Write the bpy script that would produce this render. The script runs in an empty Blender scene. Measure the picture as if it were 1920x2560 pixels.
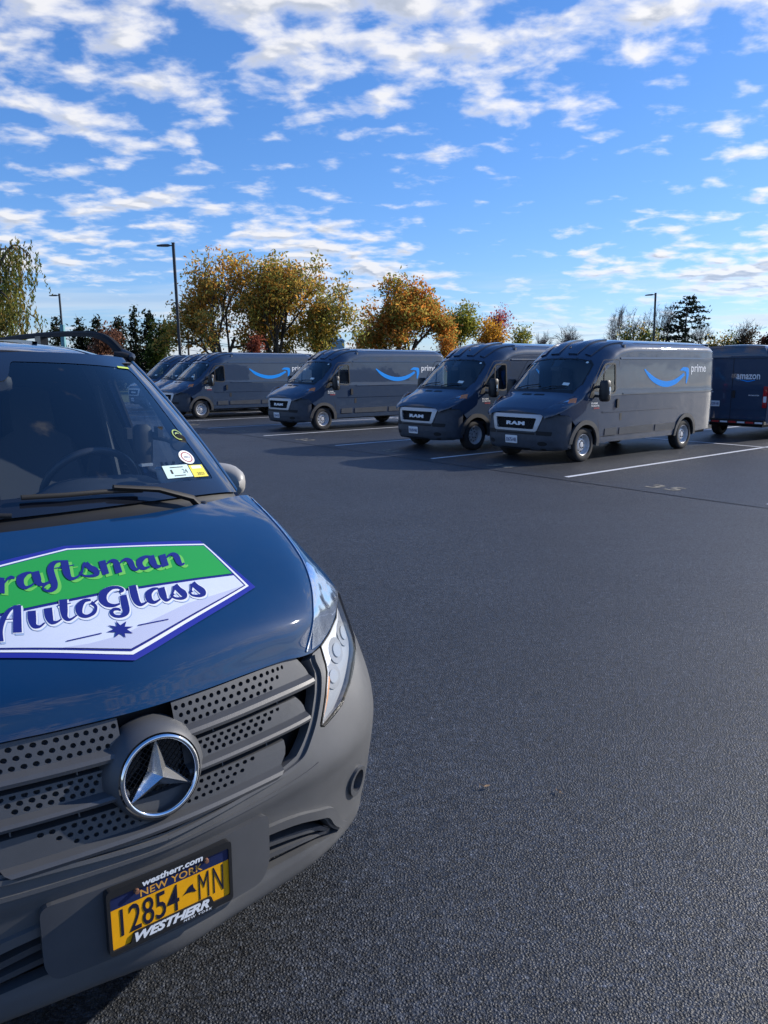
import bpy, bmesh, math, random
from math import sin, cos, pi, radians, sqrt, atan2, hypot
from mathutils import Vector, Matrix
from mathutils.geometry import delaunay_2d_cdt

S = bpy.context.scene
COL = S.collection

# ------------------------------------------------------------------ camera
CAM_H = 1.90
cd = bpy.data.cameras.new('camera')
cam = bpy.data.objects.new('camera', cd)
COL.objects.link(cam)
cam.location = (0, 0, CAM_H)
cam.rotation_euler = (radians(90 - 10.6), 0, 0)
cd.sensor_fit = 'VERTICAL'
cd.sensor_height = 36.0
cd.lens = 36.0 * 1923 / 2560
cd.clip_start = 0.05
cd.clip_end = 3000
S.camera = cam

# ------------------------------------------------------------------ light
SUN_AZ, SUN_EL = 66.0, 25.0          # degrees clockwise from +Y, degrees up
sd = Vector((sin(radians(SUN_AZ)) * cos(radians(SUN_EL)), cos(radians(SUN_AZ)) * cos(radians(SUN_EL)), sin(radians(SUN_EL))))
sl = bpy.data.lights.new('sun', 'SUN')
sl.energy = 4.0
sl.angle = radians(0.6)
sl.color = (1.0, 0.93, 0.83)
so = bpy.data.objects.new('sun', sl)
COL.objects.link(so)
so.rotation_euler = (-sd).to_track_quat('-Z', 'Y').to_euler()
so.location = (20, 30, 40)

S.view_settings.view_transform = 'Standard'
S.view_settings.look = 'None'
S.view_settings.gamma = 1.0
S.view_settings.use_curve_mapping = False
S.view_settings.exposure = 0.50
S.cycles.max_bounces = 7
S.cycles.diffuse_bounces = 3
S.cycles.glossy_bounces = 4
S.cycles.transparent_max_bounces = 24
S.cycles.sample_clamp_indirect = 6.0
S.cycles.caustics_reflective = False
S.cycles.caustics_refractive = False
S.cycles.use_denoising = True

SKY_SEED = (7.0, 20.0, 0)
def build_world():
    wd = bpy.data.worlds.new('World')
    S.world = wd
    wd.use_nodes = True
    nt = wd.node_tree
    N, L = nt.nodes, nt.links
    N.clear()
    def nd(t, **k):
        n = N.new(t)
        for a, b in k.items():
            setattr(n, a, b)
        return n
    def math_(op, a, b=None, c=None, clamp=False):
        n = nd('ShaderNodeMath', operation=op, use_clamp=clamp)
        for i, v in enumerate((a, b, c)):
            if v is None: continue
            if isinstance(v, (int, float)): n.inputs[i].default_value = v
            else: L.new(v, n.inputs[i])
        return n.outputs[0]
    def vmath(op, a, b=None, s=None):
        n = nd('ShaderNodeVectorMath', operation=op)
        for i, v in enumerate((a, b)):
            if v is None: continue
            if isinstance(v, (tuple, list)): n.inputs[i].default_value = v
            else: L.new(v, n.inputs[i])
        if s is not None: n.inputs['Scale'].default_value = s
        return n.outputs[0] if op not in ('DOT_PRODUCT', 'LENGTH') else n.outputs['Value']
    def mixc(f, a, b, mode='MIX'):
        n = nd('ShaderNodeMix', data_type='RGBA', blend_type=mode)
        if isinstance(f, (int, float)): n.inputs[0].default_value = f
        else: L.new(f, n.inputs[0])
        for i, v in ((6, a), (7, b)):
            if isinstance(v, (tuple, list)): n.inputs[i].default_value = (*v, 1)
            else: L.new(v, n.inputs[i])
        return n.outputs[2]
    def ramp(v, a, b):
        n = nd('ShaderNodeMapRange', interpolation_type='SMOOTHSTEP')
        L.new(v, n.inputs[0]); n.inputs[1].default_value = a; n.inputs[2].default_value = b
        return n.outputs[0]
    sky = nd('ShaderNodeTexSky', sky_type='NISHITA')
    sky.sun_disc = False
    sky.sun_elevation = radians(SUN_EL)
    sky.sun_rotation = radians(SUN_AZ)
    sky.altitude = 200
    sky.air_density = 1.0
    sky.dust_density = 0.35
    sky.ozone_density = 3.2
    skyc = vmath('SCALE', sky.outputs[0], s=0.118)
    pw = nd('ShaderNodeVectorMath', operation='POWER'); L.new(skyc, pw.inputs[0]); pw.inputs[1].default_value = (0.88, 0.84, 0.80)
    skyc = vmath('MULTIPLY', pw.outputs[0], (0.60, 0.71, 0.97))
    hs = nd('ShaderNodeHueSaturation'); hs.inputs['Saturation'].default_value = 1.10
    L.new(skyc, hs.inputs['Color'])
    skyc = hs.outputs[0]
    # cloud deck: view direction -> point on a deck; rows of small cumulus that crowd towards the horizon
    tc = nd('ShaderNodeTexCoord')
    d = vmath('NORMALIZE', tc.outputs['Generated'])
    sep = nd('ShaderNodeSeparateXYZ'); L.new(d, sep.inputs[0])
    zz = math_('MAXIMUM', math_('ADD', sep.outputs[2], 0.18), 0.03)
    px = math_('DIVIDE', sep.outputs[0], zz)
    py = math_('DIVIDE', sep.outputs[1], zz)
    cmb = nd('ShaderNodeCombineXYZ'); L.new(px, cmb.inputs[0]); L.new(py, cmb.inputs[1])
    P = cmb.outputs[0]
    def nz(vec, scale, det, ro, dist=0.0):
        n = nd('ShaderNodeTexNoise', noise_dimensions='2D'); L.new(vec, n.inputs['Vector'])
        n.inputs['Scale'].default_value = scale; n.inputs['Detail'].default_value = det
        n.inputs['Roughness'].default_value = ro; n.inputs['Distortion'].default_value = dist
        return n.outputs['Fac']
    def mapped(vec, rot, sc, loc=(0, 0, 0)):
        mp = nd('ShaderNodeMapping'); L.new(vec, mp.inputs[0])
        mp.inputs['Rotation'].default_value = (0, 0, radians(rot)); mp.inputs['Scale'].default_value = (*sc, 1); mp.inputs['Location'].default_value = loc
        return mp.outputs[0]
    big = nz(mapped(P, 0, (1, 1), SKY_SEED), 1.0, 2.0, 0.5)
    def field(Pin, det):
        rolls = mapped(Pin, 10, (0.84, 1.0), (3.1, 1.7, 0))
        mid = nz(rolls, 8.2, det, 0.52, 0.1)
        return mid
    f0 = field(P, 5.0)
    cover = math_('SUBTRACT', math_('MULTIPLY_ADD', big, 0.95, -0.475), math_('MULTIPLY', ramp(sep.outputs[2], 0.36, 0.62), 0.40))   # the deck thins out overhead
    g0 = math_('ADD', f0, cover)
    # step towards the sun to find the lit side
    tosun = vmath('NORMALIZE', vmath('SUBTRACT', (sd.x / (sd.z + .18), sd.y / (sd.z + .18), 0), P))
    f1 = math_('ADD', field(vmath('ADD', P, vmath('SCALE', tosun, s=0.05)), 2.0), cover)
    dens = ramp(g0, 0.425, 0.75)
    thick = ramp(g0, 0.48, 0.78)
    shade = ramp(math_('SUBTRACT', f1, g0), -0.10, 0.08)
    dark = math_('MULTIPLY', math_('MULTIPLY_ADD', shade, 0.80, 0.22), thick, clamp=True)
    glow = math_('POWER', math_('MAXIMUM', vmath('DOT_PRODUCT', d, tuple(sd)), 0.0), 4.0)
    lit = mixc(glow, (0.74, 0.73, 0.74), (0.98, 0.94, 0.88))
    cc = mixc(dark, lit, (0.34, 0.38, 0.46))
    # long thin bands low over the horizon
    low = math_('SUBTRACT', 1.0, ramp(sep.outputs[2], 0.03, 0.13))
    bands = nz(mapped(d, 0, (2.2, 2.2), (4.0, 0, 0)), 1.0, 2.0, .5)
    cb = nd('ShaderNodeCombineXYZ'); L.new(math_('MULTIPLY', sep.outputs[0], 2.2), cb.inputs[0]); L.new(math_('MULTIPLY', math_('ADD', sep.outputs[2], math_('MULTIPLY', sep.outputs[0], -0.02)), 34.0), cb.inputs[1])
    bnd = nz(cb.outputs[0], 1.2, 4.0, .5, .3)
    alow = math_('MULTIPLY', math_('MULTIPLY', ramp(bnd, .42, .60), low), .75)
    clow = mixc(ramp(bnd, .50, .72), (0.60, 0.62, 0.64), (0.40, 0.46, 0.56))
    base = mixc(alow, skyc, clow)
    out = mixc(math_('MULTIPLY', dens, math_('MULTIPLY_ADD', ramp(sep.outputs[2], 0.02, .14), .62, .34)), base, cc)
    bg = nd('ShaderNodeBackground'); L.new(out, bg.inputs[0]); bg.inputs[1].default_value = 1.0
    wo = nd('ShaderNodeOutputWorld'); L.new(bg.outputs[0], wo.inputs[0])
build_world()

# ------------------------------------------------------------------ helpers
def link(o, parent=None):
    COL.objects.link(o)
    if parent is not None:
        o.parent = parent
    return o

def mesh(name, verts, faces, mat, parent=None, smooth=False, mats=None, fmat=None):
    me = bpy.data.meshes.new(name)
    me.from_pydata([tuple(v) for v in verts], [], [tuple(f) for f in faces])
    me.update()
    if mats:
        for m in mats: me.materials.append(m)
        if fmat: me.polygons.foreach_set('material_index', fmat)
    elif mat: me.materials.append(mat)
    if smooth:
        me.polygons.foreach_set('use_smooth', [True] * len(me.polygons))
    return link(bpy.data.objects.new(name, me), parent)

def soften(o, ang=35):
    """smooth shading with hard edges above an angle"""
    bm = bmesh.new(); bm.from_mesh(o.data)
    bmesh.ops.remove_doubles(bm, verts=bm.verts, dist=1e-5)
    bmesh.ops.recalc_face_normals(bm, faces=bm.faces)
    for f in bm.faces: f.smooth = True
    for e in bm.edges:
        if len(e.link_faces) == 2:
            e.smooth = e.calc_face_angle(0) < radians(ang)
    bm.to_mesh(o.data); bm.free()
    return o

def tag(o, label, cat=None, group=None, kind=None):
    o['label'] = label
    if cat: o['category'] = cat
    if group: o['group'] = group
    if kind: o['kind'] = kind
    return o

def thing(name, label, cat, loc=(0, 0, 0), rz=0, group=None):
    o = bpy.data.objects.new(name, None)
    COL.objects.link(o)
    o.location = loc
    o.rotation_euler = (0, 0, rz)
    o.empty_display_size = 0.2
    return tag(o, label, cat, group)

class MB:
    def __init__(self): self.v = []; self.f = []
    def add(self, vs, fs):
        b = len(self.v); self.v += [tuple(p) for p in vs]; self.f += [tuple(i + b for i in f) for f in fs]; return self
    def box(self, lo, hi):
        x0, y0, z0 = lo; x1, y1, z1 = hi
        return self.add([(x0,y0,z0),(x1,y0,z0),(x1,y1,z0),(x0,y1,z0),(x0,y0,z1),(x1,y0,z1),(x1,y1,z1),(x0,y1,z1)],
                        [(0,3,2,1),(4,5,6,7),(0,1,5,4),(1,2,6,5),(2,3,7,6),(3,0,4,7)])
    def tube(self, path, rad, n=8, caps=True):
        path = [Vector(p) for p in path]; m = len(path)
        rads = [rad] * m if isinstance(rad, (int, float)) else list(rad)
        vs = []; prev = None
        for i, p in enumerate(path):
            t = (path[min(i + 1, m - 1)] - path[max(i - 1, 0)])
            t = t.normalized() if t.length > 1e-9 else Vector((0, 0, 1))
            if prev is None:
                a = Vector((0, 0, 1)) if abs(t.z) < .9 else Vector((1, 0, 0))
                u = t.cross(a).normalized()
            else:
                u = (prev - t * prev.dot(t)).normalized()
            w = t.cross(u); prev = u
            for k in range(n):
                q = 2 * pi * k / n
                vs.append(p + (u * cos(q) + w * sin(q)) * rads[i])
        fs = []
        for i in range(m - 1):
            for k in range(n):
                k2 = (k + 1) % n
                fs.append((i * n + k, i * n + k2, (i + 1) * n + k2, (i + 1) * n + k))
        if caps:
            fs.append(tuple(range(n - 1, -1, -1))); fs.append(tuple((m - 1) * n + k for k in range(n)))
        return self.add(vs, fs)
    def lathe(self, prof, n=32, axis='x', c=(0, 0, 0), close=False):
        """prof: (axial, radius) pairs"""
        vs = []
        for a, r in prof:
            for k in range(n):
                q = 2 * pi * k / n
                p = {'x': (a, r * cos(q), r * sin(q)), 'y': (r * cos(q), a, r * sin(q)), 'z': (r * cos(q), r * sin(q), a)}[axis]
                vs.append((p[0] + c[0], p[1] + c[1], p[2] + c[2]))
        m = len(prof); fs = []
        for i in range(m - 1 + (1 if close else 0)):
            j = (i + 1) % m
            for k in range(n):
                k2 = (k + 1) % n
                fs.append((i * n + k, i * n + k2, j * n + k2, j * n + k))
        return self.add(vs, fs)
    def grid(self, rows, flip=False):
        m, n = len(rows), len(rows[0])
        vs = [p for r in rows for p in r]
        fs = []
        for i in range(m - 1):
            for j in range(n - 1):
                q = (i * n + j, i * n + j + 1, (i + 1) * n + j + 1, (i + 1) * n + j)
                fs.append(q[::-1] if flip else q)
        return self.add(vs, fs)
    def build(self, name, mat, parent=None, soft=None):
        o = mesh(name, self.v, self.f, mat, parent)
        if soft: soften(o, soft)
        return o

def lerp(a, b, t): return a + (b - a) * t
def interp(x, tab):
    if x <= tab[0][0]: return tab[0][1]
    for (a, u), (b, v) in zip(tab, tab[1:]):
        if x <= b: return u + (v - u) * (x - a) / (b - a)
    return tab[-1][1]
def smooth_tab(x, tab):
    """monotone-ish cubic interpolation"""
    n = len(tab)
    if x <= tab[0][0]: return tab[0][1]
    if x >= tab[-1][0]: return tab[-1][1]
    for i in range(n - 1):
        if x <= tab[i + 1][0]: break
    def sl(k):
        if k <= 0: return (tab[1][1] - tab[0][1]) / (tab[1][0] - tab[0][0])
        if k >= n - 1: return (tab[-1][1] - tab[-2][1]) / (tab[-1][0] - tab[-2][0])
        a = (tab[k][1] - tab[k-1][1]) / (tab[k][0] - tab[k-1][0]); b = (tab[k+1][1] - tab[k][1]) / (tab[k+1][0] - tab[k][0])
        return 0 if a * b <= 0 else 2 * a * b / (a + b)
    h = tab[i+1][0] - tab[i][0]; t = (x - tab[i][0]) / h
    return (tab[i][1]*(1+2*t)*(1-t)**2 + sl(i)*h*t*(1-t)**2 + tab[i+1][1]*t*t*(3-2*t) + sl(i+1)*h*t*t*(t-1))

def in_poly(x, y, poly):
    c = False; j = len(poly) - 1
    for i in range(len(poly)):
        xi, yi = poly[i]; xj, yj = poly[j]
        if (yi > y) != (yj > y) and x < (xj - xi) * (y - yi) / (yj - yi) + xi: c = not c
        j = i
    return c

def resample(poly, step, closed=True):
    out = []
    n = len(poly)
    for i in range(n if closed else n - 1):
        a, b = poly[i], poly[(i + 1) % n]
        d = hypot(b[0] - a[0], b[1] - a[1]); k = max(1, int(round(d / step)))
        for j in range(k): out.append((lerp(a[0], b[0], j / k), lerp(a[1], b[1], j / k)))
    if not closed: out.append(tuple(poly[-1]))
    return out

def spline(pts, per=6, closed=False):
    """Catmull-Rom through points of any dimension"""
    pts = [tuple(p) for p in pts]; n = len(pts); out = []
    rng = range(n if closed else n - 1)
    for i in rng:
        if closed: p = [pts[(i + k) % n] for k in (-1, 0, 1, 2)]
        else: p = [pts[max(0, min(n - 1, i + k))] for k in (-1, 0, 1, 2)]
        for j in range(per):
            t = j / per
            out.append(tuple(0.5 * ((2 * b) + (-a + c) * t + (2*a - 5*b + 4*c - d) * t*t + (-a + 3*b - 3*c + d) * t**3)
                             for a, b, c, d in zip(*p)))
    if not closed: out.append(pts[-1])
    return out

def round_poly(poly, r, seg=4):
    """round the corners of a 2-D polygon; r may be a list"""
    n = len(poly); out = []
    for i in range(n):
        p0, p, p1 = Vector(poly[i - 1]), Vector(poly[i]), Vector(poly[(i + 1) % n])
        rr = r[i] if isinstance(r, (list, tuple)) else r
        a, b = (p0 - p), (p1 - p)
        if rr <= 0 or a.length < 1e-6 or b.length < 1e-6: out.append(tuple(p)); continue
        t = min(rr, a.length * .48, b.length * .48)
        A, B = p + a.normalized() * t, p + b.normalized() * t
        for k in range(seg + 1):
            u = k / seg
            out.append(tuple(A * (1-u)**2 + p * 2*u*(1-u) + B * u*u))
    return out

def fill2d(outline, holes=(), step=0.05):
    """triangulate a polygon with holes and inner grid points -> verts2d, tris"""
    pts = []; edges = []
    for poly in [outline, *holes]:
        b = len(pts); n = len(poly)
        pts += [Vector((p[0], p[1])) for p in poly]
        edges += [(b + i, b + (i + 1) % n) for i in range(n)]
    xs = [p[0] for p in outline]; ys = [p[1] for p in outline]
    if step:
        nx = int((max(xs) - min(xs)) / step); ny = int((max(ys) - min(ys)) / step)
        segs = [(pts[a], pts[b]) for a, b in edges]
        for i in range(1, nx + 1):
            for j in range(1, ny + 1):
                x = min(xs) + (i - .5 + .03 * (j % 2)) * (max(xs) - min(xs)) / nx; y = min(ys) + (j - .5) * (max(ys) - min(ys)) / ny
                if not in_poly(x, y, outline) or any(in_poly(x, y, h) for h in holes): continue
                ok = True
                for a, b in segs:
                    ab = b - a; t = max(0, min(1, ((x - a.x) * ab.x + (y - a.y) * ab.y) / max(ab.length_squared, 1e-12)))
                    if hypot(x - a.x - ab.x * t, y - a.y - ab.y * t) < step * .3: ok = False; break
                if ok: pts.append(Vector((x, y)))
    r = delaunay_2d_cdt(pts, edges, [], 0, 1e-6)
    V, F = r[0], r[2]
    out = []
    for f in F:
        cx = sum(V[i].x for i in f) / 3; cy = sum(V[i].y for i in f) / 3
        if not in_poly(cx, cy, outline) or any(in_poly(cx, cy, h) for h in holes): continue
        a, b, c = (V[i] for i in f)
        ar = (b.x - a.x) * (c.y - a.y) - (b.y - a.y) * (c.x - a.x)
        if abs(ar) < 1e-9: continue
        out.append(tuple(f) if ar > 0 else tuple(f)[::-1])
    return [(v.x, v.y) for v in V], out

def patch(name, outline, fn, mat, parent=None, holes=(), step=0.05, off=0.0, thick=0.0, edge_step=None, flip=False):
    """a panel cut to an outline in (u,v), laid on the surface fn(u,v)->xyz, pushed off along its normal, with real thickness"""
    es = edge_step or step
    o2 = resample(outline, es); h2 = [resample(h, es) for h in holes]
    V, F = fill2d(o2, h2, step)
    def nrm(u, v):
        e = 1e-3
        a = Vector(fn(u + e, v)) - Vector(fn(u - e, v)); b = Vector(fn(u, v + e)) - Vector(fn(u, v - e))
        n = a.cross(b)
        n = n.normalized() if n.length > 1e-12 else Vector((0, 0, 1))
        return -n if flip else n
    P = [Vector(fn(u, v)) for u, v in V]; Nn = [nrm(u, v) for u, v in V]
    top = [p + n * off for p, n in zip(P, Nn)]
    faces = [f[::-1] if flip else f for f in F]
    vs = list(top); fs = list(faces)
    if thick:
        cnt = {}
        for f in faces:
            for i in range(3):
                e = (f[i], f[(i + 1) % 3]); cnt[e] = cnt.get(e, 0) + 1
        border = [e for e in cnt if (e[1], e[0]) not in cnt]
        idx = {}
        for a, b in border:
            for k in (a, b):
                if k not in idx:
                    idx[k] = len(vs); vs.append(P[k] + Nn[k] * (off - thick))
        for a, b in border: fs.append((b, a, idx[a], idx[b]))
    me = bpy.data.meshes.new(name)
    me.from_pydata([tuple(v) for v in vs], [], fs); me.update()
    if mat: me.materials.append(mat)
    nb = len(faces)
    me.polygons.foreach_set('use_smooth', [True] * len(fs))
    ln = []
    for k, pg in enumerate(me.polygons):          # true surface normals on the skin, flat ones on the cut edge
        if k < nb: ln += [tuple(Nn[v]) for v in pg.vertices]
        else: ln += [tuple(pg.normal)] * len(pg.vertices)
    me.normals_split_custom_set(ln)
    return link(bpy.data.objects.new(name, me), parent)

def strip(name, path, fn, width, mat, parent=None, off=0.004, thick=0.0, closed=False, flip=False):
    """a moulding or gap line: a band of given width along a (u,v) path on fn"""
    pts = [Vector(p) for p in path]; n = len(pts); L_, R_ = [], []
    for i in range(n):
        if closed: t = pts[(i + 1) % n] - pts[i - 1]
        else: t = pts[min(i + 1, n - 1)] - pts[max(i - 1, 0)]
        t = t.normalized(); q = Vector((-t.y, t.x)) * width / 2
        L_.append(tuple(pts[i] + q)); R_.append(tuple(pts[i] - q))
    def P(u, v, o):
        e = 1e-3
        a = Vector(fn(u + e, v)) - Vector(fn(u - e, v)); b = Vector(fn(u, v + e)) - Vector(fn(u, v - e))
        nn = a.cross(b).normalized()
        return Vector(fn(u, v)) + (-nn if flip else nn) * o
    rows = []
    for i in range(n):
        c = (Vector(L_[i]) + Vector(R_[i])) / 2
        if thick: rows.append([P(*L_[i], off - thick), P(*L_[i], off), P(*R_[i], off), P(*R_[i], off - thick)])
        else: rows.append([P(*L_[i], off), P(*R_[i], off)])
    if closed: rows.append(rows[0])
    m = MB().grid(rows, flip=flip)
    o = mesh(name, m.v, m.f, mat, parent)
    return soften(o, 50) if thick else o

def copy_tree(o, parent=None):
    c = o.copy(); COL.objects.link(c); c.parent = parent
    for ch in [k for k in bpy.data.objects if k.parent == o]: copy_tree(ch, c)
    return c

_txt = {}
def text_mesh(s, bold=0.0, shear=0.0, spacing=1.0):
    """letters from the built-in font as (verts2d, faces), cap height about .7"""
    key = (s, bold, shear, spacing)
    if key in _txt: return _txt[key]
    cu = bpy.data.curves.new('letters', 'FONT')
    cu.body = s; cu.offset = bold; cu.shear = shear; cu.space_character = spacing
    cu.resolution_u = 3; cu.fill_mode = 'FRONT'; cu.dimensions = '2D'
    ob = bpy.data.objects.new('letters', cu); COL.objects.link(ob)
    dg = bpy.context.evaluated_depsgraph_get()
    me = bpy.data.meshes.new_from_object(ob.evaluated_get(dg))
    vs = [(v.co.x, v.co.y) for v in me.vertices]; fs = [tuple(p.vertices) for p in me.polygons]
    bpy.data.objects.remove(ob); bpy.data.curves.remove(cu); bpy.data.meshes.remove(me)
    _txt[key] = (vs, fs); return vs, fs

def lay_text(name, s, fn, box, mat, parent=None, off=0.002, bold=0.0, shear=0.0, spacing=1.0, thick=0.0, flip=False):
    """fit text into box (u0,v0,u1,v1) of the surface fn; u runs along the line of writing"""
    vs, fs = text_mesh(s, bold, shear, spacing)
    xs = [p[0] for p in vs]; ys = [p[1] for p in vs]
    u0, v0, u1, v1 = box
    def M(p):
        return (lerp(u0, u1, (p[0] - min(xs)) / (max(xs) - min(xs))), lerp(v0, v1, (p[1] - min(ys)) / (max(ys) - min(ys))))
    return lay_faces(name, [M(p) for p in vs], fs, fn, mat, parent, off, thick, flip)

def lay_faces(name, uv, fs, fn, mat, parent=None, off=0.002, thick=0.0, flip=False):
    P = []; Q = []
    for u, v in uv:
        e = 1e-3
        a = Vector(fn(u + e, v)) - Vector(fn(u - e, v)); b = Vector(fn(u, v + e)) - Vector(fn(u, v - e))
        n = a.cross(b).normalized()
        if flip: n = -n
        p = Vector(fn(u, v)); P.append(p + n * off); Q.append(p + n * (off - thick))
    fs = [tuple(f) for f in fs]
    vs = list(P); out = list(fs)
    if thick:
        cnt = {}
        for f in fs:
            for i in range(len(f)): cnt[(f[i], f[(i + 1) % len(f)])] = 1
        b = len(vs); vs += Q
        for (i, j) in cnt:
            if (j, i) not in cnt: out.append((j, i, i + b, j + b))
    return mesh(name, vs, out, mat, parent)

# ------------------------------------------------------------------ materials
MATS = {}
def mat(name, col, rough=0.5, metal=0.0, coat=0.0, spec=0.5, var=0.0, vscale=8.0, bump=0.0, bscale=200.0, rvar=0.0, emit=None, alpha=None):
    if name in MATS: return MATS[name]
    m = bpy.data.materials.new(name); m.use_nodes = True
    nt = m.node_tree; N, L = nt.nodes, nt.links
    b = N['Principled BSDF']
    b.inputs['Base Color'].default_value = (*col, 1); b.inputs['Roughness'].default_value = rough
    b.inputs['Metallic'].default_value = metal; b.inputs['Coat Weight'].default_value = coat
    b.inputs['Coat Roughness'].default_value = 0.04; b.inputs['Specular IOR Level'].default_value = spec
    if var or rvar or bump:
        tc = N.new('ShaderNodeTexCoord')
    if var or rvar:
        n = N.new('ShaderNodeTexNoise'); n.inputs['Scale'].default_value = vscale; n.inputs['Detail'].default_value = 6; n.inputs['Roughness'].default_value = .62
        L.new(tc.outputs['Object'], n.inputs['Vector'])
        if var:
            mr = N.new('ShaderNodeMapRange'); mr.inputs[1].default_value = .3; mr.inputs[2].default_value = .7
            mr.inputs[3].default_value = 1 - var; mr.inputs[4].default_value = 1 + var; L.new(n.outputs['Fac'], mr.inputs[0])
            vm = N.new('ShaderNodeVectorMath'); vm.operation = 'SCALE'; vm.inputs[0].default_value = col
            L.new(mr.outputs[0], vm.inputs['Scale']); L.new(vm.outputs[0], b.inputs['Base Color'])
        if rvar:
            mr = N.new('ShaderNodeMapRange'); mr.inputs[1].default_value = .3; mr.inputs[2].default_value = .7
            mr.inputs[3].default_value = max(0, rough - rvar); mr.inputs[4].default_value = rough + rvar; L.new(n.outputs['Fac'], mr.inputs[0])
            L.new(mr.outputs[0], b.inputs['Roughness'])
    if bump:
        n = N.new('ShaderNodeTexNoise'); n.inputs['Scale'].default_value = bscale; n.inputs['Detail'].default_value = 3
        L.new(tc.outputs['Object'], n.inputs['Vector'])
        bp = N.new('ShaderNodeBump'); bp.inputs['Strength'].default_value = bump; bp.inputs['Distance'].default_value = .002
        L.new(n.outputs['Fac'], bp.inputs['Height']); L.new(bp.outputs[0], b.inputs['Normal'])
    if emit:
        b.inputs['Emission Color'].default_value = (*emit[:3], 1); b.inputs['Emission Strength'].default_value = emit[3]
    MATS[name] = m
    return m

def glass_mat(name, tint, rough=0.0, refl=.06, graze=.8):
    """thin pane: clear tinted film that mirrors by Fresnel"""
    if name in MATS: return MATS[name]
    m = bpy.data.materials.new(name); m.use_nodes = True
    nt = m.node_tree; N, L = nt.nodes, nt.links; N.clear()
    t = N.new('ShaderNodeBsdfTransparent'); t.inputs[0].default_value = (*tint, 1)
    g = N.new('ShaderNodeBsdfGlossy'); g.inputs['Roughness'].default_value = rough
    lw = N.new('ShaderNodeLayerWeight'); lw.inputs[0].default_value = .5
    pw = N.new('ShaderNodeMath'); pw.operation = 'POWER'; L.new(lw.outputs['Facing'], pw.inputs[0]); pw.inputs[1].default_value = 4.0
    ma = N.new('ShaderNodeMath'); ma.operation = 'MULTIPLY_ADD'; L.new(pw.outputs[0], ma.inputs[0]); ma.inputs[1].default_value = graze; ma.inputs[2].default_value = refl; ma.use_clamp = True
    mx = N.new('ShaderNodeMixShader'); L.new(ma.outputs[0], mx.inputs[0]); L.new(t.outputs[0], mx.inputs[1]); L.new(g.outputs[0], mx.inputs[2])
    o = N.new('ShaderNodeOutputMaterial'); L.new(mx.outputs[0], o.inputs[0])
    MATS[name] = m
    return m
# ------------------------------------------------------------------ ground
P0 = Vector((3.22, 13.47, 0)); U = Vector((-0.6198, 0.7848, 0)); V = Vector((0.7581, 0.6521, 0)); STALL = 3.57
ROW_RZ = atan2(-V.x, V.y)             # turns +Y into V
def ground_z(y):
    t = max(0.0, min(1.0, (y - 4.5) / 6.5)); t = t * t * (3 - 2 * t)
    return 0.12 * (1 - t)
def bay(u, v, z=0.0):
    p = P0 + U * u + V * v
    return Vector((p.x, p.y, ground_z(p.y) + z))

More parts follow.
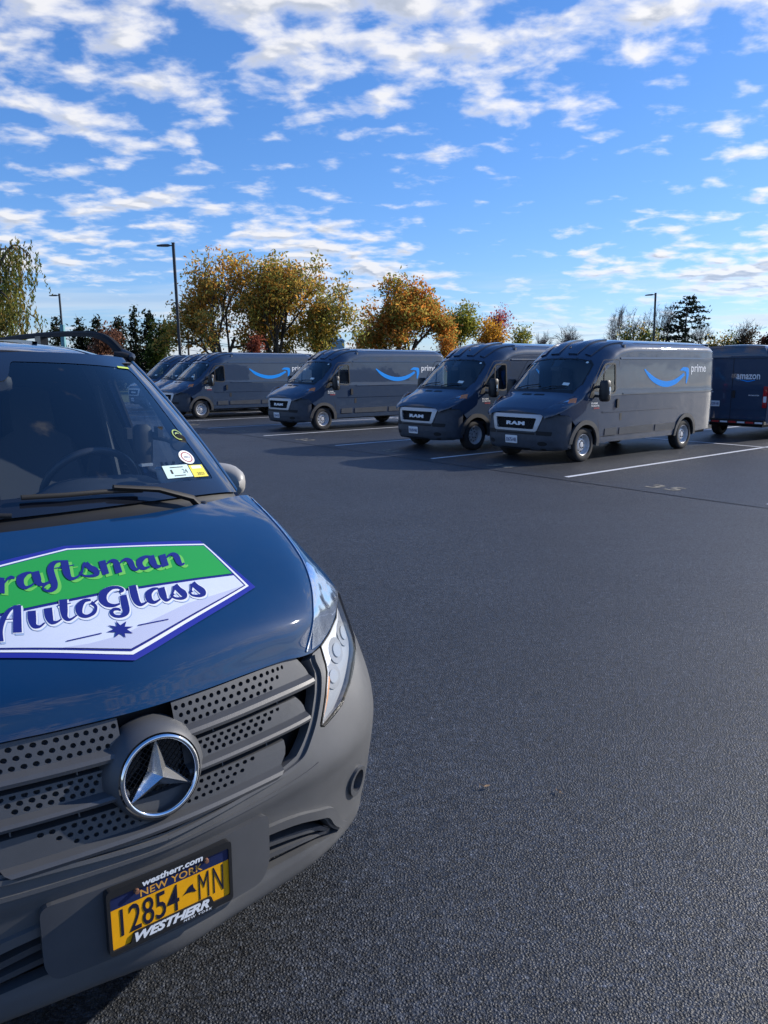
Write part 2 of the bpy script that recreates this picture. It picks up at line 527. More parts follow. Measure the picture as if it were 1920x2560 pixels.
def asphalt_mat(name, tone, rough, old):
    m = bpy.data.materials.new(name); m.use_nodes = True
    nt = m.node_tree; N, L = nt.nodes, nt.links; b = N['Principled BSDF']
    tc = N.new('ShaderNodeTexCoord')
    def noise(scale, det, ro=.6):
        n = N.new('ShaderNodeTexNoise'); n.inputs['Scale'].default_value = scale; n.inputs['Detail'].default_value = det; n.inputs['Roughness'].default_value = ro
        L.new(tc.outputs['Object'], n.inputs['Vector']); return n.outputs['Fac']
    def rng(v, a, b_, c, d):
        n = N.new('ShaderNodeMapRange'); L.new(v, n.inputs[0])
        for i, k in enumerate((a, b_, c, d)): n.inputs[i + 1].default_value = k
        return n.outputs[0]
    def mul(a, b_):
        n = N.new('ShaderNodeMath'); n.operation = 'MULTIPLY'; L.new(a, n.inputs[0])
        if isinstance(b_, float): n.inputs[1].default_value = b_
        else: L.new(b_, n.inputs[1])
        return n.outputs[0]
    def add(a, b_):
        n = N.new('ShaderNodeMath'); n.operation = 'ADD'; L.new(a, n.inputs[0]); L.new(b_, n.inputs[1]); return n.outputs[0]
    vor = N.new('ShaderNodeTexVoronoi'); vor.inputs['Scale'].default_value = 105.0; vor.inputs['Randomness'].default_value = 1.0
    L.new(tc.outputs['Object'], vor.inputs['Vector'])
    vor2 = N.new('ShaderNodeTexVoronoi'); vor2.inputs['Scale'].default_value = 230.0
    L.new(tc.outputs['Object'], vor2.inputs['Vector'])
    sep = N.new('ShaderNodeSeparateColor'); L.new(vor.outputs['Color'], sep.inputs[0])
    stone = rng(sep.outputs[0], 0, 1, .25, 1.8)
    pale = rng(sep.outputs[1], .965, .99, 0, 1.6)               # a few pale chips
    wide = rng(noise(.45, 5), .3, .7, .76, 1.24)
    wide2 = mul(rng(noise(3.2, 5), .3, .7, .88, 1.12), mul(rng(noise(26, 3), .34, .66, .58, 1.42), rng(noise(70, 2), .34, .66, .5, 1.5)))
    val = mul(mul(add(stone, pale), mul(wide, wide2)), tone)
    v3 = N.new('ShaderNodeTexVoronoi'); v3.inputs['Scale'].default_value = 1.1; L.new(tc.outputs['Object'], v3.inputs['Vector'])
    val = mul(val, rng(v3.outputs['Distance'], .02, .07, .55, 1.0))          # old oil drips
    cr = N.new('ShaderNodeCombineColor')
    L.new(mul(val, 0.84), cr.inputs[0]); L.new(mul(val, 0.98), cr.inputs[1]); L.new(mul(val, 1.25), cr.inputs[2])
    L.new(cr.outputs[0], b.inputs['Base Color'])
    L.new(rng(sep.outputs[2], 0, 1, rough - .12, rough + .12), b.inputs['Roughness'])
    b.inputs['Specular IOR Level'].default_value = .5
    h = add(add(rng(vor.outputs['Distance'], 0, .6, 1, 0), mul(rng(vor2.outputs['Distance'], 0, .6, 1, 0), .35)), mul(noise(60, 4), .35))
    bp = N.new('ShaderNodeBump'); bp.inputs['Strength'].default_value = .7 if not old else .45; bp.inputs['Distance'].default_value = .0055
    L.new(h, bp.inputs['Height']); L.new(bp.outputs[0], b.inputs['Normal'])
    return m
M_ASPH = asphalt_mat('asphalt', 0.028, .56, False)
M_ASPH2 = asphalt_mat('asphalt bays', 0.026, .54, True)
M_GRASS = mat('far grass', (0.07, 0.085, 0.03), .9, var=.3, vscale=.5)

def sheet(name, xs, ys, m, dz=0.0, parent=None):
    rows = [[(x, y, ground_z(y) + dz) for x in xs] for y in ys]
    mb = MB().grid(rows)
    o = mesh(name, mb.v, mb.f, m, parent, smooth=True)
    return o
gr = mesh('ground', [(-1500, -200, -.12), (1500, -200, -.12), (1500, 2500, -.12), (-1500, 2500, -.12)], [(0, 1, 2, 3)], M_GRASS)
gr['kind'] = 'structure'; gr['label'] = 'dull autumn grass land beyond the parking lot'
ys = [-14 + i * 1.0 for i in range(41)] + [30, 37, 44]
lot = sheet('parking_lot', [-70, -40, -20, -10, -5, 0, 5, 10, 20, 40, 70], ys, M_ASPH)
lot['kind'] = 'structure'; lot['label'] = 'wide dark asphalt parking lot with coarse stone grain'
# older paving of the bays, joined to the drive lane along a straight seam
vs, fs = [], []
nu = 60
for i in range(nu + 1):
    u = -14 + i * (48 / nu)
    for j in range(13):
        v = -0.30 + j * 1.5
        vs.append(bay(u, v, 0.004))
for i in range(nu):
    for j in range(12):
        a = i * 13 + j; fs.append((a, a + 1, a + 14, a + 13))
bp_ = mesh('parking_bays', vs, fs, M_ASPH2, smooth=True)
bp_['kind'] = 'structure'; bp_['label'] = 'darker older asphalt of the marked parking bays'

def paint_mat(name, col):
    m = bpy.data.materials.new(name); m.use_nodes = True
    nt = m.node_tree; N, L = nt.nodes, nt.links; b = N['Principled BSDF']
    tc = N.new('ShaderNodeTexCoord')
    n = N.new('ShaderNodeTexNoise'); n.inputs['Scale'].default_value = 42; n.inputs['Detail'].default_value = 6; n.inputs['Roughness'].default_value = .7
    L.new(tc.outputs['Object'], n.inputs['Vector'])
    r = N.new('ShaderNodeValToRGB'); r.color_ramp.elements[0].position = .33; r.color_ramp.elements[0].color = (col[0]*.3, col[1]*.3, col[2]*.3, 1)
    r.color_ramp.elements[1].position = .47; r.color_ramp.elements[1].color = (*col, 1)
    L.new(n.outputs['Fac'], r.inputs[0]); L.new(r.outputs[0], b.inputs['Base Color']); b.inputs['Roughness'].default_value = .7
    return m
M_LINE = paint_mat('white road paint', (.72, .73, .74))
M_NUM = paint_mat('yellowed number paint', (.26, .235, .18))
def ground_strip(name, a, b, w, m, z=0.009, kind_parent=None):
    (u0, v0), (u1, v1) = a, b
    n = 12; d = Vector((u1 - u0, v1 - v0)).normalized(); q = Vector((-d.y, d.x)) * w / 2
    rows = []
    for i in range(n + 1):
        u = lerp(u0, u1, i / n); v = lerp(v0, v1, i / n)
        rows.append([bay(u + q.x, v + q.y, z), bay(u - q.x, v - q.y, z)])
    mb = MB().grid(rows)
    return mesh(name, mb.v, mb.f, m, kind_parent, smooth=True)
for k in range(-3, 10):
    ground_strip('painted_line', (k * STALL, 0), (k * STALL, 7.85), .105, M_LINE, .009, bp_)
ground_strip('painted_line', (-3 * STALL, 7.95), (9 * STALL, 7.95), .105, M_LINE, .011, bp_)
for k in range(-3, 10):
    ground_strip('painted_line', (k * STALL, 8.06), (k * STALL, 16.0), .105, M_LINE, .009, bp_)
for k in range(7):
    fnn = lambda a, b, k=k: bay((k - .5) * STALL - a, .28 + b, .009)
    lay_text('stall_number', str(35 - k), fnn, (-.29, -.19, .29, .19), M_NUM, bp_, off=0.0, bold=.02, spacing=1.25)
# seam: a thin tar joint
ground_strip('tar_joint', (-14, -.30), (24, -.30), .016, mat('tar', (.018, .019, .022), .5), .0065, bp_)

# fallen leaves on the asphalt
M_LEAF = mat('dry leaf', (.30, .19, .10), .8, var=.3, vscale=60)
def fallen_leaf(loc, rz, s, label):
    o = thing('fallen_leaf', label, 'leaf', loc, rz, 'leaves fallen on the asphalt')
    pr = [(-.5, 0), (-.25, .16), (.05, .22), (.3, .14), (.5, 0), (.3, -.12), (.05, -.2), (-.25, -.17)]
    V2 = [(x * s, y * s, .012 + .25 * s * abs(y) + .1 * s * x * x) for x, y in pr] + [(0, 0, .009)]
    mesh('blade', V2, [(i, (i + 1) % 8, 8) for i in range(8)], M_LEAF, o, smooth=True)
    MB().tube([(-.5 * s, 0, .014), (-.75 * s, .02, .018), (-1.05 * s, .08 * s, .012)], .0012, 5).build('stalk', M_LEAF, o)
    return o
# ------------------------------------------------------------------ delivery vans
def paint(name, col, wob=0.5, wscale=2.2, dirt=.25, coat=1.0, rough=.5, metal=0.0):
    m = bpy.data.materials.new(name); m.use_nodes = True
    nt = m.node_tree; N, L = nt.nodes, nt.links; b = N['Principled BSDF']
    tc = N.new('ShaderNodeTexCoord')
    b.inputs['Metallic'].default_value = metal; b.inputs['Roughness'].default_value = rough
    b.inputs['Coat Weight'].default_value = coat; b.inputs['Specular IOR Level'].default_value = .05 if metal < .5 else .5
    n = N.new('ShaderNodeTexNoise'); n.inputs['Scale'].default_value = 5; n.inputs['Detail'].default_value = 8; n.inputs['Roughness'].default_value = .7
    L.new(tc.outputs['Object'], n.inputs['Vector'])
    mr = N.new('ShaderNodeMapRange'); mr.inputs[1].default_value = .45; mr.inputs[2].default_value = .75; mr.inputs[3].default_value = 0; mr.inputs[4].default_value = dirt
    L.new(n.outputs['Fac'], mr.inputs[0])
    sz = N.new('ShaderNodeSeparateXYZ'); L.new(tc.outputs['Object'], sz.inputs[0])
    hz = N.new('ShaderNodeMapRange'); hz.inputs[1].default_value = .35; hz.inputs[2].default_value = 1.0; hz.inputs[3].default_value = 3.0; hz.inputs[4].default_value = 1.0
    L.new(sz.outputs[2], hz.inputs[0])                                       # road film thickest near the sills
    ml = N.new('ShaderNodeMath'); ml.operation = 'MULTIPLY'; L.new(mr.outputs[0], ml.inputs[0]); L.new(hz.outputs[0], ml.inputs[1]); mr = ml
    mx = N.new('ShaderNodeMix'); mx.data_type = 'RGBA'; mx.inputs[6].default_value = (*col, 1); mx.inputs[7].default_value = (.16, .16, .16, 1)
    L.new(mr.outputs[0], mx.inputs[0]); L.new(mx.outputs[2], b.inputs['Base Color'])
    mr2 = N.new('ShaderNodeMapRange'); mr2.inputs[1].default_value = .35; mr2.inputs[2].default_value = .75; mr2.inputs[3].default_value = .01; mr2.inputs[4].default_value = .07
    L.new(n.outputs['Fac'], mr2.inputs[0]); L.new(mr2.outputs[0], b.inputs['Coat Roughness'])
    if wob:
        n2 = N.new('ShaderNodeTexNoise'); n2.inputs['Scale'].default_value = wscale; n2.inputs['Detail'].default_value = 1.5
        L.new(tc.outputs['Object'], n2.inputs['Vector'])
        bp = N.new('ShaderNodeBump'); bp.inputs['Strength'].default_value = wob; bp.inputs['Distance'].default_value = .012
        L.new(n2.outputs['Fac'], bp.inputs['Height']); L.new(bp.outputs[0], b.inputs['Normal']); L.new(bp.outputs[0], b.inputs['Coat Normal'])
    MATS[name] = m
    return m
M_VAN = paint('van slate blue paint', (.038, .062, .108), .35, dirt=.05)
M_VANT = paint('van trim paint', (.038, .062, .108), 0, dirt=.05)
M_VPL = mat('dark bumper plastic', (.038, .048, .066), .55, var=.2, vscale=6, bump=.2, bscale=300)
M_FLARE = mat('grey flare plastic', (.062, .062, .064), .55, var=.15, vscale=10)
M_BLACK = mat('black trim', (.012, .013, .015), .5)
M_GAP = mat('shut line', (.006, .007, .009), .7)
M_SILVER = mat('satin silver', (.42, .44, .48), .32, metal=.3)
M_CHROME = mat('chrome', (.86, .87, .88), .06, metal=1.0)
M_WHITE = mat('white lettering', (.82, .84, .86), .45)
M_SMILE = mat('bright blue vinyl', (.004, .30, .90), .5, spec=.15)
M_GLASSV = glass_mat('van glass', (.70, .78, .82), 0, .11)
M_LENS = glass_mat('lamp lens', (.96, .97, .98), .02, .05, .45)
M_LAMPIN = mat('lamp reflector', (.75, .77, .8), .18, metal=.9)
M_AMBER = mat('amber lens', (.85, .26, .07), .2)
M_RED = mat('red lens', (.42, .012, .015), .15, coat=1)
M_TYRE = mat('tyre rubber', (.022, .022, .024), .8, var=.25, vscale=14)
M_STEEL = mat('painted steel wheel', (.58, .59, .61), .38, metal=.15, var=.12, vscale=20)
M_RUST = mat('brake iron', (.06, .045, .04), .75, var=.3, vscale=25)
M_SEAT = mat('dark seat cloth', (.05, .053, .06), .85)
M_TRIMIN = mat('grey cabin trim', (.14, .15, .16), .7)
M_PLATEW = mat('white plate', (.78, .80, .83), .4)
M_PLATET = mat('plate navy ink', (.03, .05, .16), .5)
M_STICK = mat('pale sticker', (.72, .78, .74), .6)
M_MIRROR = mat('mirror glass', (.75, .78, .8), .03, metal=1.0)
M_REDTAPE = mat('red reflective tape', (.50, .03, .03), .4)

WT = [(.05, .62), (.10, .74), (.16, .84), (.25, .905), (.38, .955), (.55, .985), (.9, 1.005), (1.5, 1.015), (6.0, 1.015), (6.28, 1.0), (6.36, .97)]
ZT = [(.08, 1.02), (.14, 1.07), (.30, 1.15), (.55, 1.27), (.82, 1.38), (.90, 1.43), (1.1, 1.60), (1.4, 1.87), (1.62, 2.05), (1.70, 2.12),
      (1.9, 2.26), (2.15, 2.40), (2.45, 2.48), (2.9, 2.515), (6.0, 2.52), (6.25, 2.49), (6.36, 2.42)]
HT = [(.08, .12), (.5, .15), (.85, .17), (1.2, .22), (1.8, .30), (2.4, .30), (6.2, .26), (6.36, .22)]
CT = [(.08, .0), (.15, .05), (.5, .12), (.9, .16), (1.6, .18), (2.2, .16), (2.8, .0), (7, 0)]
TUM = [(.2, .955), (.45, .985), (.7, 1.0), (1.35, 1.0), (1.42, .992), (2.08, .968), (2.12, .96), (2.6, .93)]
def v_w(y, z): return smooth_tab(y, WT) * interp(z, TUM)
def v_zt(y): return smooth_tab(y, ZT)
def v_h(y): return interp(y, HT)
def v_side(sg):
    def f(y, z): return (sg * v_w(y, z), y, z)
    return f
def v_top(s, y):
    """s in -1..1 across, y along"""
    zt, h = v_zt(y), v_h(y); z1 = zt - h
    a = abs(s); n = 2.7
    # uniform-ish parameter: a<.8 across the top, rest around the corner
    phi = (1 - a) * pi / 2
    c_, s_ = max(cos(phi), 0) ** (2 / n), max(sin(phi), 1e-6) ** (2 / n)
    z = z1 + h * s_
    x = v_w(y, z1) * c_
    k = (x / max(v_w(y, z1), .01))
    return (math.copysign(x, s) if a > 1e-9 else 0.0, y - smooth_tab(y, CT) * (1 - k * k) , z)
def v_sx(x, y):
    """parameter s for a lateral position x at y"""
    w = v_w(y, v_zt(y) - v_h(y)); k = min(.9999, abs(x) / w)
    phi = math.acos(k ** (2.7 / 2)); return math.copysign(1 - phi / (pi / 2), x)
FPL = [(0, .045), (.3, .052), (.5, .075), (.65, .12), (.78, .19), (.88, .285), (.95, .40), (.985, .50), (1.0, .60)]
_fa = [0.0]
for (a, b), (c, d) in zip(FPL, FPL[1:]): _fa.append(_fa[-1] + hypot(c - a, d - b))
FXT = [(t, p[0]) for t, p in zip(_fa, FPL)]; FYT = [(t, p[1]) for t, p in zip(_fa, FPL)]
FZT = [(.24, .10), (.27, .055), (.34, .02), (.45, .0), (.60, .0), (.75, .005), (.92, .02), (1.04, .05), (1.2, .2)]
def v_front(t, z):
    a = abs(t); k = interp(z, FZT)
    return (math.copysign(smooth_tab(a, FXT), t) - math.copysign(min(a, 1) * k * .35, t), smooth_tab(a, FYT) + k, z)
FTMAX = _fa[-1]

def arc_pts(cy, cz, r, a0, a1, n):
    return [(cy + r * cos(radians(lerp(a0, a1, i / n))), cz + r * sin(radians(lerp(a0, a1, i / n)))) for i in range(n + 1)]

def wheel(parent, x, y, sg, z=.35, r=.352, name='wheel'):
    w = bpy.data.objects.new(name, None); link(w, parent); w.location = (x, y, z); w.rotation_euler = (0, 0, 0 if sg > 0 else pi)
    # local: +x points outward
    tp = [(-.11, .23), (-.115, .27), (-.112, .315), (-.098, .342), (-.075, r), (-.04, r + .002), (0, r + .003), (.04, r + .002), (.075, r), (.098, .342), (.112, .315), (.115, .27), (.108, .232), (.09, .215)]
    MB().lathe(tp, 48, 'x').build('tyre', M_TYRE, w, 40)
    rp = [(.095, .218), (.104, .212), (.098, .203), (.05, .198), (.022, .185), (.016, .165), (.030, .15), (.052, .12), (.060, .098), (.056, .085), (.034, .078), (.034, .066), (.062, .06), (.066, .04), (.066, 0.0005)]
    rim = MB().lathe(rp, 40, 'x').build('rim', M_STEEL, w, 50)
    hb = MB()
    for k in range(10):
        q = 2 * pi * (k + .5) / 10; cy, cz = .142 * cos(q), .142 * sin(q)
        tx, tz = -sin(q), cos(q)
        ring = []
        for j in range(10):
            e = 2 * pi * j / 10
            py = cy + cos(q) * .013 * cos(e) + tx * .022 * sin(e); pz = cz + sin(q) * .013 * cos(e) + tz * .022 * sin(e)
            rr = hypot(py, pz); xx = interp(rr, [(.12, .052), (.15, .030), (.165, .016)])
            ring.append((xx + .003, py, pz))
        hb.add(ring, [tuple(range(10))])
    hb.build('rim_holes', M_GAP, rim)['kind'] = 'stuff'
    nb = MB()
    for k in range(5):
        q = 2 * pi * k / 5 + .3
        nb.lathe([(.05, .011), (.074, .010), (.076, .0)], 8, 'x', (0, .078 * cos(q), .078 * sin(q)))
    nb.build('wheel_nuts', M_RUST, rim)['kind'] = 'stuff'
    MB().lathe([(-.1, .20), (.012, .20), (.014, .0)], 24, 'x').build('brake_drum', M_RUST, w, 40)
    return w

def build_van():
    van = thing('delivery_van', 'van', 'van', (0, 0, 0), 0, 'grey blue delivery vans parked in the bays')
    # --- sides
    for sg in (1, -1):
        fs_ = v_side(sg); fl = sg < 0
        top = [(y, v_zt(y) - v_h(y) + .002) for y in [6.36, 6.3, 6.0, 5, 4, 3, 2.8, 2.6, 2.4, 2.2, 2.0, 1.85, 1.7, 1.6, 1.5, 1.4, 1.3, 1.2, 1.1, 1.0, .9, .8, .6, .45, .3]]
        bot = [(.30, .98), (.52, .96)] + arc_pts(1.05, .37, .44, 128, 0, 18)[0:] + [(1.5, .36)] + [(3, .36), (4.6, .36)] + arc_pts(5.07, .37, .42, 180, 0, 18) + [(5.55, .40), (6.36, .44)]
        win = round_poly([(1.27, 1.455), (1.69, 1.985), (2.07, 1.985), (2.09, 1.40), (1.95, 1.37)], [.05, .1, .05, .12, .1])
        outline = bot + top
        patch('side_panel', outline, fs_, M_VAN, van, [win], .09, 0, .012, .09, flip=fl)
        patch('door_window', round_poly([(1.275, 1.46), (1.69, 1.98), (2.065, 1.98), (2.085, 1.405), (1.95, 1.375)], [.05, .1, .05, .12, .1]), fs_, M_GLASSV, van, (), .12, -.010, 0, .06, flip=fl)
        strip('window_seal', win, fs_, .035, M_BLACK, van, .003, .012, closed=True, flip=fl)
        strip('window_divider', [(1.66, 1.40), (1.67, 1.7), (1.68, 1.96)], fs_, .03, M_BLACK, van, .002, .012, flip=fl)
        # shut lines
        strip('door_gap', round_poly([(1.10, 1.36), (1.62, 2.06), (2.21, 2.07), (2.23, .50), (1.55, .48), (1.50, .80)], .06), fs_, .011, M_GAP, van, .002, flip=fl)
        for yy in (3.68,):
            strip('panel_seam', [(yy, .40), (yy, 1.0), (yy, 1.6), (yy, 2.2)], fs_, .009, M_GAP, van, .002, flip=fl)
        strip('upper_moulding', [(2.25, 2.10), (3, 2.105), (4, 2.11), (5, 2.115), (6.28, 2.12)], fs_, .035, M_VANT, van, .012, .016, flip=fl)
        strip('belt_moulding', [(2.36, 1.36), (3, 1.365), (4, 1.37), (5, 1.375), (6.3, 1.38)], fs_, .03, M_VANT, van, .012, .016, flip=fl)
        strip('waist_moulding', [(1.62, 1.0), (2.5, 1.0), (3.5, 1.0), (4.66, 1.0)], fs_, .028, M_VANT, van, .010, .014, flip=fl)
        for a, b in ((1.74, 2.18), (2.28, 3.64), (3.72, 4.60)):
            patch('rub_strip', round_poly([(a, .50), (b, .50), (b, .66), (a, .645)], .015, 2), fs_, M_VPL, van, (), .3, .014, .016, .15, flip=fl)
        # flares
        fo = arc_pts(1.05, .36, .50, -6, 176, 26) ; fi = arc_pts(1.05, .36, .405, 176, -6, 22)
        fo = [(y, z if z < .82 else .82 + (z - .82) * .8) for y, z in fo]
        patch('wheel_flare', fo + fi, fs_, M_FLARE, van, (), .05, .035, .05, .04, flip=fl)
        fo = arc_pts(5.07, .36, .49, -2, 182, 26); fi = arc_pts(5.07, .36, .40, 182, -2, 22)
        patch('wheel_flare', fo + fi, fs_, M_FLARE, van, (), .05, .03, .045, .04, flip=fl)
        # inner wheel houses
        for yc in (1.05, 5.07):
            rows = []
            for i in range(15):
                q = radians(-5 + 190 * i / 14)
                rows.append([(sg * .99, yc + .43 * cos(q), .36 + .43 * sin(q)), (sg * .62, yc + .43 * cos(q), .36 + .43 * sin(q))])
            m = MB().grid(rows); cc = len(m.v)
            m.add([(sg * .62, yc + .43 * cos(radians(-5 + 190 * i / 14)), .36 + .43 * sin(radians(-5 + 190 * i / 14))) for i in range(15)], [tuple(range(15))])
            m.build('wheel_house', M_GAP, van)
        # handle, fuel door, badge
        patch('door_handle', round_poly([(2.11, 1.07), (2.19, 1.07), (2.19, 1.26), (2.11, 1.26)], .035), fs_, M_BLACK, van, (), .1, .035, .036, .05, flip=fl)
        patch('fuel_flap', round_poly([(2.27, .80), (2.35, .80), (2.35, .95), (2.27, .95)], .012, 2), fs_, M_BLACK, van, (), .2, .004, .004, .1, flip=fl) if sg > 0 else None
        u0, u1 = (1.22, 1.50) if sg > 0 else (1.50, 1.22)
        lay_text('van_badge', 'RAM', fs_, (u0, 1.165, lerp(u0, u1, .75), 1.205), M_WHITE, van, .006, bold=.02, flip=fl)
        lay_text('van_badge', 'PROMASTER', fs_, (u0, 1.115, u1, 1.15), M_WHITE, van, .006, bold=.02, flip=fl)
        lay_text('van_badge', '3500', fs_, (lerp(u0, u1, .3), 1.068, u1, 1.10), mat('badge red', (.5, .08, .08), .5), van, .006, bold=.02, flip=fl)
        # smile and prime
        m_ = (lambda y: y) if sg > 0 else (lambda y: 3.18 + 5.06 - y)
        lo = spline([(3.17, 1.865), (3.45, 1.64), (3.85, 1.50), (4.2, 1.475), (4.55, 1.54), (4.80, 1.66), (4.93, 1.735)], 5)
        hi = spline([(4.88, 1.79), (4.64, 1.69), (4.37, 1.622), (4.06, 1.605), (3.71, 1.665), (3.42, 1.775), (3.21, 1.88)], 5)
        patch('smile_mark', [(m_(a), b) for a, b in lo + hi], fs_, M_SMILE, van, (), .2, .004, 0, .08, flip=fl)
        arrow = spline([(4.70, 1.845), (4.85, 1.915), (5.05, 1.91)], 4) + spline([(5.105, 1.885), (5.11, 1.72), (5.02, 1.53)], 5) + spline([(4.985, 1.56), (5.00, 1.70), (4.985, 1.81)], 4) + [(4.86, 1.835), (4.72, 1.875 - .035)]
        patch('smile_arrow', [(m_(a), b) for a, b in arrow], fs_, M_SMILE, van, (), .3, .004, 0, .06, flip=fl)
        pu = (5.22, 5.92) if sg > 0 else (3.02, 2.42)
        lay_text('prime_lettering', 'prime', fs_, (pu[0], 1.745, pu[1], 1.985), M_WHITE, van, .004, bold=.012, flip=fl)
        # mirror: arm and two-lens towing head
        MB().tube([(sg * .97, 1.33, 1.50), (sg * 1.07, 1.36, 1.52), (sg * 1.16, 1.38, 1.53)], [.03, .028, .03], 8).build('mirror_arm', M_BLACK, van, 50)
        MB().tube([(sg * .97, 1.33, 1.34), (sg * 1.07, 1.36, 1.33), (sg * 1.16, 1.38, 1.33)], [.03, .028, .03], 8).build('mirror_arm', M_BLACK, van, 50)
        rows = []
        for j, (zz, k) in enumerate([(1.225, .55), (1.24, .85), (1.28, 1), (1.42, 1.04), (1.56, 1.0), (1.62, .92), (1.65, .75), (1.655, .5)]):
            ring = []
            for i in range(16):
                q = 2 * pi * i / 16
                ex = math.copysign(abs(cos(q)) ** .6, cos(q)); ey = math.copysign(abs(sin(q)) ** .75, sin(q))
                ring.append((sg * (1.215 + .105 * k * ex), 1.40 + (.075 * k * ey if ey > 0 else .12 * k * ey), zz))
            rows.append(ring + [ring[0]])
        hd = MB().grid(rows, flip=sg > 0); hd.add(rows[0][:-1], [tuple(range(16))]); hd.add(rows[-1][:-1], [tuple(range(16))])
        mh = hd.build('mirror_head', M_BLACK, van, 45)
        MB().box((sg * 1.215 - .085, 1.474, 1.40), (sg * 1.215 + .085, 1.480, 1.62)).build('mirror_glass', M_MIRROR, mh)
        MB().box((sg * 1.215 - .08, 1.474, 1.26), (sg * 1.215 + .08, 1.480, 1.37)).build('mirror_glass', M_MIRROR, mh)
        # white blinker strip on the head's outer edge
        MB().tube([(sg * 1.318, 1.39, 1.36), (sg * 1.322, 1.39, 1.44), (sg * 1.316, 1.39, 1.52)], .016, 6).build('mirror_blinker', M_LAMPIN, mh)
        # quarter trim at the mirror foot
        patch('mirror_foot', round_poly([(1.14, 1.30), (1.30, 1.30), (1.32, 1.60), (1.22, 1.44)], .02), fs_, M_BLACK, van, (), .2, .012, .014, .1, flip=fl)
        # wheels
        wheel(van, sg * .885, 1.05, sg); wheel(van, sg * .885, 5.07, sg)
        # headlamp
        bot3 = spline([(.60, .185, 1.035), (.76, .235, 1.02), (.90, .36, 1.025), (.975, .55, 1.07), (.995, .66, 1.12)], 4)
        top3 = spline([(.66, .29, 1.115), (.78, .37, 1.19), (.89, .50, 1.255), (.96, .66, 1.305), (.99, .74, 1.31)], 4)
        def hl(a, b, sg=sg):
            k = max(0, min(.9999, a)) * (len(bot3) - 1); i = int(k); f = k - i
            p = [lerp(bot3[i][c], bot3[i + 1][c], f) for c in range(3)]; q = [lerp(top3[i][c], top3[i + 1][c], f) for c in range(3)]
            bl = .035 * sin(pi * max(0, min(1, b)))
            r = [lerp(p[c], q[c], b) for c in range(3)]
            return (sg * (r[0] + bl * .45), r[1] - bl * .7, r[2] + bl * .2)
        box = round_poly([(.0, .05), (.5, 0), (1, .15), (1, .95), (.55, 1), (.08, .95)], .04)
        hl_o = patch('headlamp', box, hl, M_LENS, van, (), .12, .012, .02, .08, flip=fl)
        inner = lambda a, b: tuple(Vector(hl(a, b)) + Vector((-sg * .035, .06, -.01)))
        patch('lamp_reflector', box, inner, M_LAMPIN, hl_o, (), .2, 0, 0, .1, flip=fl)
        patch('lamp_bezel', round_poly([(.03, .05), (.62, .02), (.60, .16), (.05, .22)], .02), inner, M_GAP, hl_o, (), .2, .012, .012, .1, flip=fl)
        for a, rr in ((.22, .16), (.46, .2)):
            pts = [(a + rr * .55 * cos(2 * pi * i / 14), .5 + rr * 1.6 * sin(2 * pi * i / 14)) for i in range(14)]
            patch('lamp_bowl', pts, inner, M_BLACK, hl_o, (), .3, .014, 0, .1, flip=fl)
            pts = [(a + rr * .38 * cos(2 * pi * i / 14), .5 + rr * 1.1 * sin(2 * pi * i / 14)) for i in range(14)]
            patch('lamp_bulb', pts, inner, M_CHROME, hl_o, (), .3, .02, 0, .1, flip=fl)
        patch('turn_lens', round_poly([(.60, .62), (.97, .45), (.99, .95), (.62, .98)], .03), inner, M_AMBER, hl_o, (), .2, .022, .01, .1, flip=fl)
        # fog recess
        fo = [(sg * (.66 + .10 * cos(q)), .40 + .045 * sin(q)) for q in [2 * pi * i / 18 for i in range(18)]]
        patch('fog_recess', fo[::-1] if sg < 0 else fo, v_front, M_GAP, van, (), .1, .004, 0, .05)
        patch('bumper_slot', round_poly([(sg * .52, .655), (sg * .86, .64), (sg * .84, .56), (sg * .53, .57)], .02), v_front, M_GAP, van, (), .1, .004, 0, .05)
        MB().tube([(sg * .30, 1.02, .42), (sg * .62, 1.02, .42)], .05, 8).build('axle', M_GAP, van)
    # --- roof, hood and windscreen frame
    def wsx(x, y): return (v_sx(x, y), y)
    ws = [wsx(-.80, .965)] + [wsx(x, .93) for x in (-.5, -.2, .2, .5)] + [wsx(.80, .965), wsx(.86, 1.15), wsx(.83, 1.40), wsx(.79, 1.60), wsx(.70, 1.665)] + [wsx(x, 1.675) for x in (.4, 0, -.4)] + [wsx(-.70, 1.665), wsx(-.79, 1.60), wsx(-.83, 1.40), wsx(-.86, 1.15)]
    ends = [.085, 6.36]
    outl = [(-1, ends[0])] + [(-1 + .2 * i, ends[0]) for i in range(1, 10)] + [(1, ends[0])] + [(1, y) for y in (.3, .6, .9, 1.2, 1.5, 1.8, 2.1, 2.4, 2.8, 3.5, 4.5, 5.5, 6.1, 6.25, 6.36)] + [(1 - .2 * i, 6.36) for i in range(1, 10)] + [(-1, y) for y in (6.36, 6.25, 6.1, 5.5, 4.5, 3.5, 2.8, 2.4, 2.1, 1.8, 1.5, 1.2, .9, .6, .3)]
    patch('roof_and_hood', outl, v_top, M_VAN, van, [ws], .085, 0, 0, .085)
    wg = patch('windscreen', ws, v_top, M_GLASSV, van, (), .09, -.006, 0, .09)
    strip('windscreen_band', ws, v_top, .045, M_BLACK, wg, .001, closed=True)
    patch('mirror_shade', round_poly([wsx(-.09, 1.48), wsx(.09, 1.48), wsx(.14, 1.66), wsx(-.14, 1.66)], .02), v_top, M_BLACK, wg, (), .2, -.008, 0, .1)
    MB().box((-.11, 1.32, 1.84), (.11, 1.36, 1.92)).build('rear_view_mirror', M_BLACK, van)
    patch('permit_sticker', [wsx(.48, 1.06), wsx(.62, 1.06), wsx(.62, 1.12), wsx(.48, 1.12)], v_top, M_STICK, wg, (), .2, .001, 0, .2)
